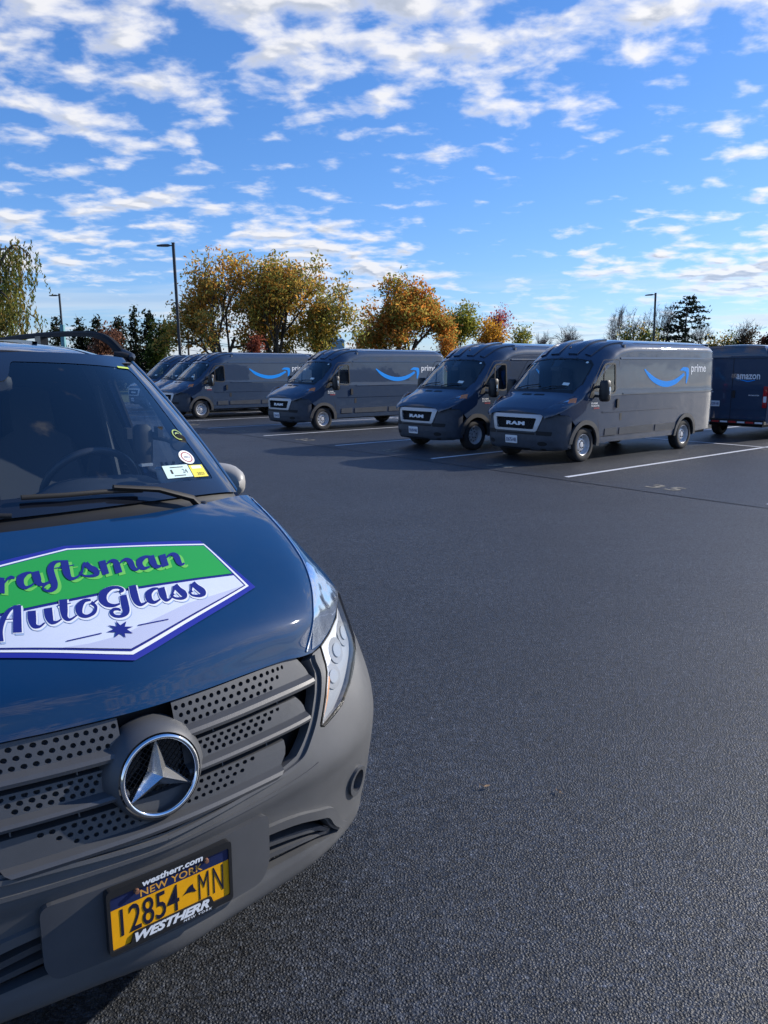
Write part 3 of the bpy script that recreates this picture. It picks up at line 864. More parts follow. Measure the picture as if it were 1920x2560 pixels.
    patch('permit_sticker', [wsx(.64, 1.60), wsx(.69, 1.60), wsx(.69, 1.64), wsx(.64, 1.64)], v_top, M_STICK, wg, (), .2, .001, 0, .2)
    patch('permit_sticker', [wsx(-.74, 1.58), wsx(-.66, 1.58), wsx(-.66, 1.62), wsx(-.74, 1.62)], v_top, M_STICK, wg, (), .2, .001, 0, .2)
    # cowl, hood shut line, vents
    cw = [wsx(-.82, .905)] + [wsx(x, .875) for x in (-.4, 0, .4)] + [wsx(.82, .905), wsx(.80, .965), wsx(.5, .93), wsx(0, .93), wsx(-.5, .93), wsx(-.80, .965)]
    patch('cowl', cw, v_top, M_BLACK, van, (), .1, .006, 0, .1)
    for sx in (-.30, .02):
        patch('hood_vent', round_poly([wsx(sx, .74), wsx(sx + .26, .74), wsx(sx + .25, .80), wsx(sx + .01, .80)], .012, 2), v_top, M_GAP, van, (), .2, .003, 0, .1)
    strip('hood_gap', [wsx(-.90, .87), wsx(-.80, .50), wsx(-.62, .20)], v_top, .012, M_GAP, van, .003)
    strip('hood_gap', [wsx(.90, .87), wsx(.80, .50), wsx(.62, .20)], v_top, .012, M_GAP, van, .003)
    # roof cap ribs and the little antenna
    for sx in (-.62, -.34, -.06, .06, .34, .62):
        pass
    for sx in (-.58, -.24, .24, .58):
        strip('roof_rib', [wsx(sx * (1 + .04 * i), 1.78 + .12 * i) for i in range(8)], v_top, .11, M_VANT, van, .030, .034)
    MB().tube([(0.0, 1.98 - .16, 2.30), (0.0, 2.01 - .16, 2.36)], [.022, .008], 8).build('roof_antenna', M_BLACK, van, 50)
    # drip rail highlights along the roof
    for sg in (1, -1):
        strip('roof_rail', [(sg * .60, y) for y in (2.5, 3, 4, 5, 6.0, 6.3)], v_top, .035, M_VANT, van, .010, .012)
    # wipers
    for pts in ([(.10, .94), (.28, 1.0), (.62, 1.03)], [(-.62, .95), (-.40, 1.0), (-.02, 1.04)]):
        P = [Vector(v_top(*wsx(x, y))) + Vector((0, -.018, .018)) for x, y in pts]
        MB().tube(P, .011, 6).build('wiper', M_BLACK, van)
    # --- front bumper with grille opening
    T = FTMAX
    fb = [(-T, .97), (-T, .30), (-T * .8, .265), (-.5, .25), (0, .245), (.5, .25), (T * .8, .265), (T, .30), (T, .97), (.95, .985), (.72, 1.01), (.6, 1.03), (0, 1.045), (-.6, 1.03), (-.72, 1.01), (-.95, .985)]
    grl = [(-.525, .905), (.525, .905), (.465, .685), (-.465, .685)]
    patch('front_bumper', fb, v_front, M_VPL, van, [round_poly(grl, .03)], .07, 0, .02, .07)
    sur_o = round_poly([(-.665, .975), (.665, .975), (.535, .64), (-.535, .64)], [.05, .05, .04, .04])
    patch('grille_surround', sur_o, v_front, M_SILVER, van, [round_poly(grl, .03)], .08, .022, .045, .05)
    gb = lambda t, z: tuple(Vector(v_front(t, z)) + Vector((0, .035, 0)))
    gri = patch('grille', [(-.53, .675), (.53, .675), (.53, .915), (-.53, .915)], gb, M_GAP, van, (), .1, 0, 0, .1)
    gm = MB()
    for j in range(6):
        for i in range(19):
            cx = -.504 + i * .056 + (.028 if j % 2 else 0); cz = .702 + j * .037
            if abs(cx) > .505 - (.905 - cz) * .25: continue
            ring = []
            for k in range(6):
                q = pi / 3 * k
                a = (cx + .030 * cos(q), cz + .0205 * sin(q)); b = (cx + .021 * cos(q), cz + .0135 * sin(q))
                ring.append((Vector(gb(*a)) + Vector((0, -.012, 0)), Vector(gb(*b)) + Vector((0, -.002, 0))))
            vs = [r[0] for r in ring] + [r[1] for r in ring]
            gm.add(vs, [(k, (k + 1) % 6, 6 + (k + 1) % 6, 6 + k) for k in range(6)])
    gm.build('grille_mesh', M_BLACK, gri)['kind'] = 'stuff'
    lay_text('grille_lettering', 'RAM', gb, (-.235, .752, .235, .828), M_WHITE, van, .030, bold=.045, spacing=1.1, thick=.022)
    patch('lower_intake', round_poly([(-.50, .575), (.50, .575), (.50, .61), (-.50, .61)], .012, 2), v_front, M_GAP, van, (), .2, .003, 0, .1)
    # bumper crease and skirt
    strip('bumper_lip', [(-T * .95, .30), (-.7, .285), (-.3, .28), (.3, .28), (.7, .285), (T * .95, .30)], v_front, .04, M_BLACK, van, .012, .014)
    pl = patch('number_plate', round_poly([(-.225, .385), (.085, .385), (.085, .54), (-.225, .54)], .012), v_front, M_PLATEW, van, (), .2, .022, .012, .1)
    # --- underbody and rear
    ub = MB().box((-.86, .5, .34), (.86, 6.30, .44)); ub.build('underbody', M_GAP, van)
    MB().box((-.60, .52, .30), (.60, 4.6, .36)).build('chassis', M_GAP, van)
    rw = [(x, z) for x, z in round_poly([(-.955, .44), (.955, .44), (.955, 1.4), (.915, 2.15), (.84, 2.36), (-.84, 2.36), (-.915, 2.15), (-.955, 1.4)], .06)]
    rf = lambda x, z: (x, 6.345 + .02 * (1 - (x / .95) ** 2) - (.03 if z > 2.2 else 0) * (z - 2.2) / .2, z)
    patch('rear_door', [p for p in rw], rf, M_VAN, van, (), .12, 0, .02, .1, flip=True)
    patch('rear_header', round_poly([(-.90, 2.16), (.90, 2.16), (.80, 2.43), (-.80, 2.43)], .08), rf, M_VAN, van, (), .2, .028, .05, .1, flip=True)
    strip('rear_spoiler', [(-.78, 2.43), (-.4, 2.455), (0, 2.46), (.4, 2.455), (.78, 2.43)], rf, .06, M_VAN, van, .05, .07, flip=True)
    strip('rear_door_gap', [(0, .52), (0, 1.2), (0, 1.7), (0, 2.15)], rf, .014, M_GAP, van, .003, flip=True)
    for zz in (1.32, .80):
        strip('rear_crease', [(-.84, zz), (0, zz), (.84, zz)], rf, .025, M_VANT, van, .010, .012, flip=True)
    patch('rear_handle', round_poly([(-.10, 1.10), (-.03, 1.10), (-.03, 1.30), (-.10, 1.30)], .03), rf, M_BLACK, van, (), .2, .03, .03, .1, flip=True)
    lay_text('amazon_lettering', 'amazon', rf, (-.10, 1.60, -.72, 1.735), M_WHITE, van, .004, bold=.02, flip=True)
    sm = spline([(-.20, 1.585), (-.40, 1.535), (-.60, 1.575)], 6) + spline([(-.60, 1.590), (-.40, 1.565), (-.20, 1.595)], 6)
    patch('rear_smile', sm, rf, M_SMILE, van, (), .3, .004, 0, .06, flip=True)
    rp = patch('rear_plate', round_poly([(.31, .86), (.62, .86), (.62, 1.015), (.31, 1.015)], .01), rf, M_PLATEW, van, (), .3, .016, .012, .2, flip=True)
    lay_text('rear_badge', 'RAM', rf, (.66, 1.235, .52, 1.27), M_WHITE, van, .005, bold=.02, flip=True)
    lay_text('rear_badge', 'PROMASTER', rf, (-.46, 1.165, -.74, 1.195), M_WHITE, van, .005, bold=.02, flip=True)
    for sg in (1, -1):
        tl = patch('tail_lamp', round_poly([(sg * .845, .86), (sg * .955, .86), (sg * .95, 1.42), (sg * .85, 1.42)], .03), rf, M_RED, van, (), .1, .035, .05, .06, flip=True)
        patch('reversing_lens', round_poly([(sg * .862, 1.0), (sg * .94, 1.0), (sg * .94, 1.16), (sg * .862, 1.16)], .02), rf, M_WHITE, tl, (), .1, .038, .004, .06, flip=True)
    bu = MB().box((-.97, 6.20, .42), (.97, 6.47, .50)); bu.box((-.93, 6.25, .50), (.93, 6.43, .53))
    bo = bu.build('rear_bumper', M_BLACK, van)
    for i in range(8):
        x0 = -.93 + i * .235
        MB().box((x0, 6.468, .44), (x0 + .20, 6.473, .485)).build('reflective_tape', M_REDTAPE if i % 2 else M_WHITE, bo)
    # --- cabin
    MB().box((-.93, 2.45, .45), (.93, 2.50, 2.38)).build('bulkhead', M_TRIMIN, van)
    MB().box((-.95, 1.2, .60), (.95, 2.45, .66)).build('cab_floor', M_SEAT, van)
    d = MB(); rows = []
    for x in (-.86, -.5, 0, .5, .86):
        rows.append([(x, .90, 1.20), (x, 1.0, 1.34), (x, 1.18, 1.37), (x, 1.34, 1.30), (x, 1.38, 1.05), (x, 1.30, .75)])
    d.grid(rows).build('dashboard', M_TRIMIN, van, 40)
    MB().lathe([(-.012, .19), (0, .205), (.012, .19), (0, .175)], 24, 'z', (0, 0, 0), True).build('steering_wheel', M_BLACK, van, 60)
    sw = van.children[-1] if van.children else None
    for o in COL.objects:
        if o.name == 'steering_wheel': o.location = (.45, 1.50, 1.28); o.rotation_euler = (radians(-38), 0, 0)
    for x in (.45, -.45):
        s = MB(); rows = []
        for (y, z, w) in ((1.72, 1.02, .20), (1.74, 1.09, .23), (2.05, 1.08, .24), (2.16, 1.12, .24), (2.24, 1.4, .23), (2.29, 1.62, .20), (2.30, 1.66, .12), (2.30, 1.72, .13), (2.32, 1.86, .12), (2.34, 1.88, .08)):
            rows.append([(x - w, y + .02, z - .01), (x - w * .8, y - .03, z + .03), (x, y - .02, z + .03), (x + w * .8, y - .03, z + .03), (x + w, y + .02, z - .01), (x + w * .9, y + .1, z - .06), (x - w * .9, y + .1, z - .06), (x - w, y + .02, z - .01)])
        s.grid(rows).build('seat', M_SEAT, van, 40)
    return van

NV = Vector((V.y, -V.x, 0))
def van_loc(k, lon, lat):
    p = P0 + U * k * STALL + V * (lon - .95) - NV * (lat + .99)
    return (p.x, p.y, ground_z(p.y) + .004)
proto = build_van()
specs = [
    # stall, lon, lat, label, plate
    (0, 2.04, 1.16, 'nearest grey blue delivery van, its whole long side catching bright sky reflections', '33675-NB'),
    (1, 1.95, .63, 'delivery van second from the front, its nose overlapped by the nearest van behind it', '33639-NB'),
    (3, 2.39, .53, 'delivery van standing alone between two empty bays, tree with blue box behind it', '22564-NB'),
    (5, 1.88, .91, 'delivery van whose front is cut off by the blue van windshield pillar', '21178-NB'),
    (6, 2.75, .85, 'delivery van mostly hidden behind another van, only windshield and roof cap showing', '21033-NB'),
    (7, 3.3, .80, 'farthest delivery van, only its roof cap showing beside the roof rail foot', '20417-NB'),
]
vans = []
proto_children = None
for i, (k, lon, lat, lab, num) in enumerate(specs):
    o = proto if i == 0 else copy_tree(proto)
    o.location = van_loc(k, lon, lat); o.rotation_euler = (0, 0, ROW_RZ + radians((0, -.4, .3, .2, -.5, .4)[i]))
    o['label'] = lab
    vans.append((o, num))
# the van parked back to back with the row
p = P0 + V * (9.55 + 6.45) + U * (1.75)
back = copy_tree(proto)
back.location = (p.x, p.y, ground_z(p.y) + .004); back.rotation_euler = (0, 0, ROW_RZ + pi)
back['label'] = 'delivery van seen from behind, amazon lettering on its closed rear doors'
vans.append((back, '31028-NB'))
def child(o, nm):
    return [c for c in bpy.data.objects if c.parent == o and c.name.split('.')[0] == nm]
for o, num in vans:
    pl = child(o, 'number_plate')[0]
    lay_text('plate_number', num, v_front, (-.205, .42, .065, .495), M_PLATET, pl, .024, bold=.01)
    rp = child(o, 'rear_plate')[0]
    rf_ = lambda x, z: (x, 6.345 + .02 * (1 - (x / .95) ** 2), z)
    lay_text('plate_number', num, rf_, (.60, .90, .33, .975), M_PLATET, rp, .018, bold=.01, flip=True)
    lay_text('fleet_number', num[:2] + '067' if o is not back else '067', rf_, (.86, 2.08, .62, 2.16), M_SMILE, o, .012, bold=.015, flip=True)
# ------------------------------------------------------------------ the blue work van in front
# rows from lip to hood rear, columns centre -> side
NET = [
 [(0,.075,.30),(.19,.10,.30),(.40,.13,.30),(.52,.16,.30),(.62,.20,.30),(.72,.25,.305),(.80,.33,.31),(.87,.45,.315),(.925,.64,.32),(.95,1.0,.32)],
 [(0,.028,.34),(.19,.052,.34),(.40,.083,.34),(.52,.112,.34),(.62,.152,.34),(.72,.205,.345),(.80,.285,.35),(.875,.41,.355),(.93,.62,.36),(.955,1.0,.36)],
 [(0,.016,.385),(.19,.040,.385),(.40,.071,.385),(.52,.10,.385),(.62,.140,.385),(.72,.193,.39),(.80,.272,.395),(.878,.40,.40),(.932,.61,.40),(.957,1.0,.40)],
 [(0,.026,.43),(.19,.045,.43),(.40,.073,.43),(.52,.10,.43),(.62,.136,.43),(.72,.185,.435),(.80,.255,.44),(.88,.375,.44),(.935,.60,.44),(.958,1.0,.44)],
 [(0,.030,.52),(.19,.039,.52),(.40,.064,.52),(.52,.09,.52),(.62,.125,.52),(.72,.170,.52),(.80,.235,.525),(.88,.350,.53),(.935,.57,.53),(.960,1.0,.53)],
 [(0,.018,.60),(.19,.028,.60),(.40,.052,.60),(.52,.077,.60),(.62,.110,.60),(.72,.156,.605),(.802,.222,.61),(.882,.335,.61),(.937,.56,.61),(.962,1.0,.61)],
 [(0,.000,.66),(.19,.012,.66),(.40,.040,.66),(.52,.066,.665),(.62,.100,.67),(.72,.150,.68),(.803,.218,.69),(.883,.332,.69),(.938,.55,.69),(.963,1.0,.69)],
 [(0,.016,.75),(.19,.028,.75),(.40,.058,.75),(.52,.088,.755),(.62,.125,.76),(.72,.176,.77),(.806,.245,.775),(.885,.36,.775),(.939,.56,.775),(.963,1.0,.775)],
 [(0,.046,.86),(.19,.060,.86),(.40,.095,.86),(.52,.128,.86),(.62,.168,.86),(.725,.232,.86),(.812,.305,.865),(.887,.42,.865),(.939,.60,.865),(.962,1.0,.865)],
 [(0,.083,.974),(.19,.101,.973),(.40,.142,.972),(.515,.170,.966),(.62,.228,.958),(.73,.305,.955),(.822,.385,.960),(.89,.50,.945),(.937,.68,.935),(.958,1.0,.935)],
 [(0,.146,1.093),(.19,.160,1.092),(.38,.188,1.083),(.53,.222,1.070),(.605,.250,1.058),(.70,.325,1.050),(.815,.428,1.045),(.885,.55,1.020),(.932,.72,1.0),(.954,1.02,1.0)],
 [(0,.35,1.188),(.2,.357,1.186),(.40,.375,1.180),(.58,.400,1.172),(.675,.425,1.160),(.745,.465,1.140),(.81,.515,1.108),(.875,.62,1.075),(.926,.78,1.05),(.951,1.05,1.05)],
 [(0,.60,1.273),(.22,.608,1.271),(.44,.628,1.264),(.63,.665,1.256),(.745,.705,1.247),(.795,.730,1.220),(.842,.765,1.172),(.886,.82,1.13),(.926,.92,1.10),(.949,1.1,1.10)],
 [(0,.80,1.330),(.22,.818,1.328),(.46,.868,1.320),(.65,.925,1.311),(.795,.985,1.300),(.838,1.005,1.270),(.878,1.03,1.222),(.910,1.06,1.18),(.936,1.12,1.15),(.949,1.2,1.14)],
]
def _cr(a,b,c,d,t): return .5*((2*b)+(-a+c)*t+(2*a-5*b+4*c-d)*t*t+(-a+3*b-3*c+d)*t**3)
def mnet(c, r):
    """surface of the nose; c in -9..9 across (sign = side), r in 0..13 up and back"""
    s = -1.0 if c < 0 else 1.0
    c = min(abs(c), 8.9999); r = max(0.0, min(r, 12.9999))
    i, j = int(r), int(c); fr, fc = r - i, c - j
    rows = []
    for k in (i-1, i, i+1, i+2):
        row = NET[max(0, min(13, k))]
        p = []
        for q in (j-1, j, j+1, j+2):
            if q < 0: x = row[-q]; p.append((-x[0], x[1], x[2]))
            elif q > 9: a, b = row[9], row[8]; p.append((2*a[0]-b[0], 2*a[1]-b[1], 2*a[2]-b[2]))
            else: p.append(row[q])
        rows.append(tuple(_cr(p[0][m], p[1][m], p[2][m], p[3][m], fc) for m in range(3)))
    o = [_cr(rows[0][m], rows[1][m], rows[2][m], rows[3][m], fr) for m in range(3)]
    return (s * o[0], o[1], o[2])
M_BLUE = paint('deep blue paint', (.003, .034, .105), .06, 3.0, .03, rough=.5, metal=0.0)
M_GREYP = mat('grey bumper plastic', (.104, .107, .112), .45, var=.16, vscale=3.5, rvar=.08, bump=.12, bscale=420)
M_GREYD = mat('grille plastic', (.072, .076, .084), .45, var=.10, vscale=7, bump=.10, bscale=420)
M_GLASSM = glass_mat('windscreen glass', (.80, .87, .91), 0, .11)
M_FRIT = mat('black glass border', (.010, .012, .018), .12, coat=1)
M_CABIN = mat('dark cabin plastic', (.035, .040, .048), .6, var=.15, vscale=20)
M_CABIN2 = mat('grey cabin lining', (.16, .17, .18), .75)
M_LEATHER = mat('steering wheel rim', (.05, .05, .055), .4)
M_YEL = mat('plate gold', (.92, .43, .008), .38, var=.07, vscale=40)
M_NAVY = mat('plate navy band', (.012, .022, .085), .4)
M_INK = mat('plate ink', (.010, .012, .035), .4)
M_FRAMEP = mat('plate frame plastic', (.018, .019, .021), .38)
M_GREEN = mat('decal green', (.026, .36, .060), .38, coat=0)
M_GREEN2 = mat('decal lime', (.17, .56, .09), .4)
M_DWHITE = mat('decal white', (.66, .71, .82), .38, coat=0, var=.05, vscale=6)
M_DNAVY = mat('decal navy ink', (.016, .022, .20), .38, coat=0)
M_DFILM = mat('decal navy film', (.022, .030, .30), .38, coat=0)
M_DSHADE = mat('decal pale shadow', (.36, .47, .66), .4)
M_RUBBER = mat('rubber', (.012, .012, .013), .65)
M_PCLEAR = mat('lamp chrome', (.85, .86, .88), .25, metal=.25)

PSI = radians(39.6)
MX = (.66 * cos(PSI) - 1.61 * sin(PSI), .66 * sin(PSI) + 1.61 * cos(PSI))
met = thing('work_van', 'dark blue work van with a green and white auto glass decal on its hood', 'van', (MX[0], MX[1], .12), PSI)

def nflip(fn): return fn
def mn(c, r): return mnet(c, r)
def mir(poly): return [(-a, b) for a, b in reversed(poly)]
LAMP = [(6.05, 9.90), (5.17, 9.328), (4.4, 9.10), (3.795, 8.953), (3.767, 8.467), (3.707, 8.284), (3.35, 7.75), (2.941, 7.168), (3.05, 7.12), (4.018, 7.307), (4.637, 7.612), (5.689, 8.113), (6.12, 8.34), (6.32, 8.75), (6.36, 9.25), (6.25, 9.7)]
GR_R = [(3.129, 8.80), (3.188, 8.452), (2.964, 7.963), (2.661, 7.525), (2.311, 7.134), (2.017, 6.794), (1.711, 6.657), (1.404, 6.595), (1.054, 6.545), (.724, 6.48), (.35, 6.42)]
# hood: front edge, over the lamps, back along the fender gap to the cowl
hr = [(0, 9.03), (.6, 9.03), (1.4, 9.03), (2.3, 9.0), (2.9, 8.95), (3.3, 8.93), (3.795, 8.985), (4.4, 9.13), (5.17, 9.36), (6.08, 9.93), (5.9, 10.4), (5.55, 11.0), (5.05, 11.6), (4.62, 12.2), (4.35, 12.97), (3.9, 12.97), (3.2, 12.93), (2.366, 12.80), (1.305, 12.67), (0, 12.66)]
hood_o = hr[1:-1] + [hr[-1]] + mir(hr[1:-1]) + [hr[0]]
patch('hood', hood_o, mn, M_BLUE, met, (), .11, .0, .022, .1)
M_FLANK_SHEEN = paint('blue flank with painted sky sheen', (.50, .60, .76), .55, 9.0, .02, rough=.10, metal=.9)  # blue paint underneath; bright sky reflection put into a paler silver colour
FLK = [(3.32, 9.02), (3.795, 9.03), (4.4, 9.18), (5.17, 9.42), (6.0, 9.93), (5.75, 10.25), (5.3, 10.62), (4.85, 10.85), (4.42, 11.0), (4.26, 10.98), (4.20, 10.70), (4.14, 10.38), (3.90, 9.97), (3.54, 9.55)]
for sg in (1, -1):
    patch('hood_flank_sheen', FLK if sg > 0 else mir(FLK), mn, M_FLANK_SHEEN, met, (), .12, .0025, .004, .08)
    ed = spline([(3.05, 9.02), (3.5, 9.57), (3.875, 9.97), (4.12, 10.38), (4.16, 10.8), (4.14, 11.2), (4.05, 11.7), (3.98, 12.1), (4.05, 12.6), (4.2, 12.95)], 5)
    strip('hood_crease_glint', [(sg * a, b) for a, b in ed], mn, .045, M_FLANK_SHEEN, met, .004, .005)  # highlight along the crease drawn as a pale strip
for sg in (1, -1):
    fe = [(6.36, 8.70), (6.7, 8.75), (8.99, 8.95), (8.99, 12.99), (4.42, 12.97), (4.70, 12.2), (5.12, 11.6), (5.62, 11.0), (5.98, 10.4), (6.12, 9.93), (6.29, 9.7), (6.40, 9.25)]
    patch('fender', fe if sg > 0 else mir(fe), mn, M_BLUE, met, (), .18, -.001, .02, .15)
# bumper with the grille notch and the lower intake cut out
right = [(8.99, 0.02), (8.99, 8.9), (6.62, 8.9), (6.249, 8.30), (5.689, 8.08), (4.637, 7.57), (4.018, 7.26), (3.05, 7.07), (2.90, 7.13), (2.92, 7.24), (3.30, 7.76), (3.66, 8.29), (3.72, 8.47), (3.745, 8.93), (3.35, 8.90)] + GR_R
bo = [(0, .02), (2, .02), (4.5, .02), (6.5, .02)] + right + [(0, 6.38)] + mir(right) + [(-6.5, .02), (-4.5, .02), (-2, .02)]
intake = [(-3.79, 1.98), (-3.2, 2.28), (-2.4, 2.62), (-1.24, 2.93), (0, 2.98), (1.24, 2.93), (2.4, 2.62), (3.2, 2.28), (3.79, 1.98), (3.36, 2.88), (3.08, 3.44), (2.57, 3.70), (1.455, 4.2), (0, 4.3), (-1.455, 4.2), (-2.57, 3.70), (-3.08, 3.44), (-3.36, 2.88)]
fogs = []
for sg in (1, -1):
    fogs.append([(sg * (4.62 + .36 * cos(q)), 3.93 + .50 * sin(q)) for q in [2 * pi * i / 20 for i in range(20)]])
patch('front_bumper', bo, mn, M_GREYP, met, [round_poly(intake, .12, 3)] + fogs, .15, 0, .035, .12)
# flange round the grille, chin crease, brow above the lower intake
fl_ = [(3.31, 8.86)] + [(a + .17 * min(1, a), b - .10) for a, b in GR_R]
for sg in (1, -1):
    q = fl_ + [(0, 6.27)]
    q = q if sg > 0 else [(-a, b) for a, b in q]
    strip('grille_flange', [p for p in spline(q, 4)], mn, .11, M_GREYP, met, .011, .016, flip=False)
strip('chin_crease', spline([(-2.6, 6.2), (-1.6, 6.05), (-.4, 5.95), (0, 5.93), (.4, 5.95), (1.6, 6.05), (2.6, 6.2)], 6), mn, .13, M_GREYP, met, .004, .012)
br = [(3.95, 2.3), (3.52, 3.1), (3.2, 3.62), (2.6, 3.92), (1.455, 4.42), (0, 4.52)]
strip('intake_brow', spline(br + [(-a, b) for a, b in br[-2::-1]], 5), mn, .30, M_GREYP, met, .012, .03)
# lower intake: recessed floor and two bars
def deep(d):
    def f(c, r):
        p = mnet(c, r); return (p[0] * .985, p[1] + d, p[2])
    return f
patch('intake_floor', [(-4.1, 1.75), (-2, 2.4), (0, 2.6), (2, 2.4), (4.1, 1.75), (3.5, 3.3), (2.6, 4.0), (0, 4.6), (-2.6, 4.0), (-3.5, 3.3)], deep(.06), mat('intake black', (.018, .019, .021), .6), met, (), .3, 0, 0, .2)
for k in (.36, .68):
    pth = [(-3.5 + .25 * i, 0) for i in range(29)]
    pth = [(c, lerp(interp(abs(c), [(0, 4.3), (1.455, 4.2), (2.57, 3.7), (3.08, 3.44), (3.36, 2.88), (3.6, 2.3)]), interp(abs(c), [(0, 2.98), (1.24, 2.93), (2.4, 2.62), (3.2, 2.28), (3.6, 2.05)]), k)) for c, _ in pth]
    strip('intake_bar', pth, deep(.016), .17, M_GREYD, met, .004, .05)
# fog lamps
for sg, fo in zip((1, -1), fogs):
    fl2 = patch('fog_lamp', fo, deep(.02), M_LENS, met, (), .2, 0, 0, .1)
    patch('fog_reflector', fo, deep(.05), M_LAMPIN, fl2, (), .2, 0, 0, .1)
    strip('fog_bezel', fo, mn, .13, M_GREYD, fl2, .010, .03, closed=True)
# headlamps
for sg in (1, -1):
    o = LAMP if sg > 0 else mir(LAMP)
    hl_ = patch('headlamp', o, mn, M_LENS, met, (), .18, .004, .012, .12)
    def dz(d):
        def f(c, r):
            p = Vector(mnet(c, r)); e = 1e-3
            a = Vector(mnet(c + e, r)) - Vector(mnet(c - e, r)); b = Vector(mnet(c, r + e)) - Vector(mnet(c, r - e))
            return tuple(p - a.cross(b).normalized() * d)
        return f
    patch('lamp_housing', o, dz(.020), mat('lamp grey', (.30, .32, .35), .35), hl_, (), .25, 0, 0, .15)
    strip('lamp_gasket', o, mn, .045, M_RUBBER, hl_, .003, .008, closed=True)
    strip('lamp_wall', o, mn, .02, mat('lamp grey', (.30, .32, .35), .35), hl_, -.004, .020, closed=True)
    up = [(6.0, 9.78), (5.17, 9.27), (3.9, 8.93), (3.86, 8.5), (4.1, 8.35), (4.9, 8.75), (5.7, 9.15), (6.3, 9.6)]
    patch('lamp_chrome', up if sg > 0 else mir(up), dz(.017), M_PCLEAR, hl_, (), .2, 0, .004, .12)
    for k, (cc, rr) in enumerate(((4.75, 8.55), (4.15, 8.05), (5.55, 8.72))):
        ring = [(sg * (cc + .40 * cos(q)), rr + .33 * sin(q)) for q in [2 * pi * i / 20 for i in range(20)]]
        patch('lamp_bowl', ring if sg > 0 else ring[::-1], dz(.016), mat('lamp bowl', (.26, .27, .29), .3), hl_, (), .2, 0, .003, .1)
        ring = [(sg * (cc + .22 * cos(q)), rr + .18 * sin(q)) for q in [2 * pi * i / 16 for i in range(16)]]
        patch('lamp_bulb', ring if sg > 0 else ring[::-1], dz(.012), mat('lamp bulb shade', (.34, .36, .39), .2), hl_, (), .2, 0, .003, .1)
    am = [(3.82, 8.2), (3.68, 7.9), (3.1, 7.25), (3.22, 7.25), (3.62, 7.66), (3.98, 8.1)]
    patch('turn_lens', am if sg > 0 else mir(am), dz(.013), mat('pale amber', (.70, .34, .13), .25), hl_, (), .2, 0, .004, .1)
    chrome_rim = spline([(3.84, 8.9), (3.84, 8.45), (3.76, 8.2), (3.1, 7.3), (3.08, 7.22)], 4)
    strip('lamp_trim', [(sg * a, b) for a, b in chrome_rim], mn, .07, M_PCLEAR, hl_, -.004, .02)
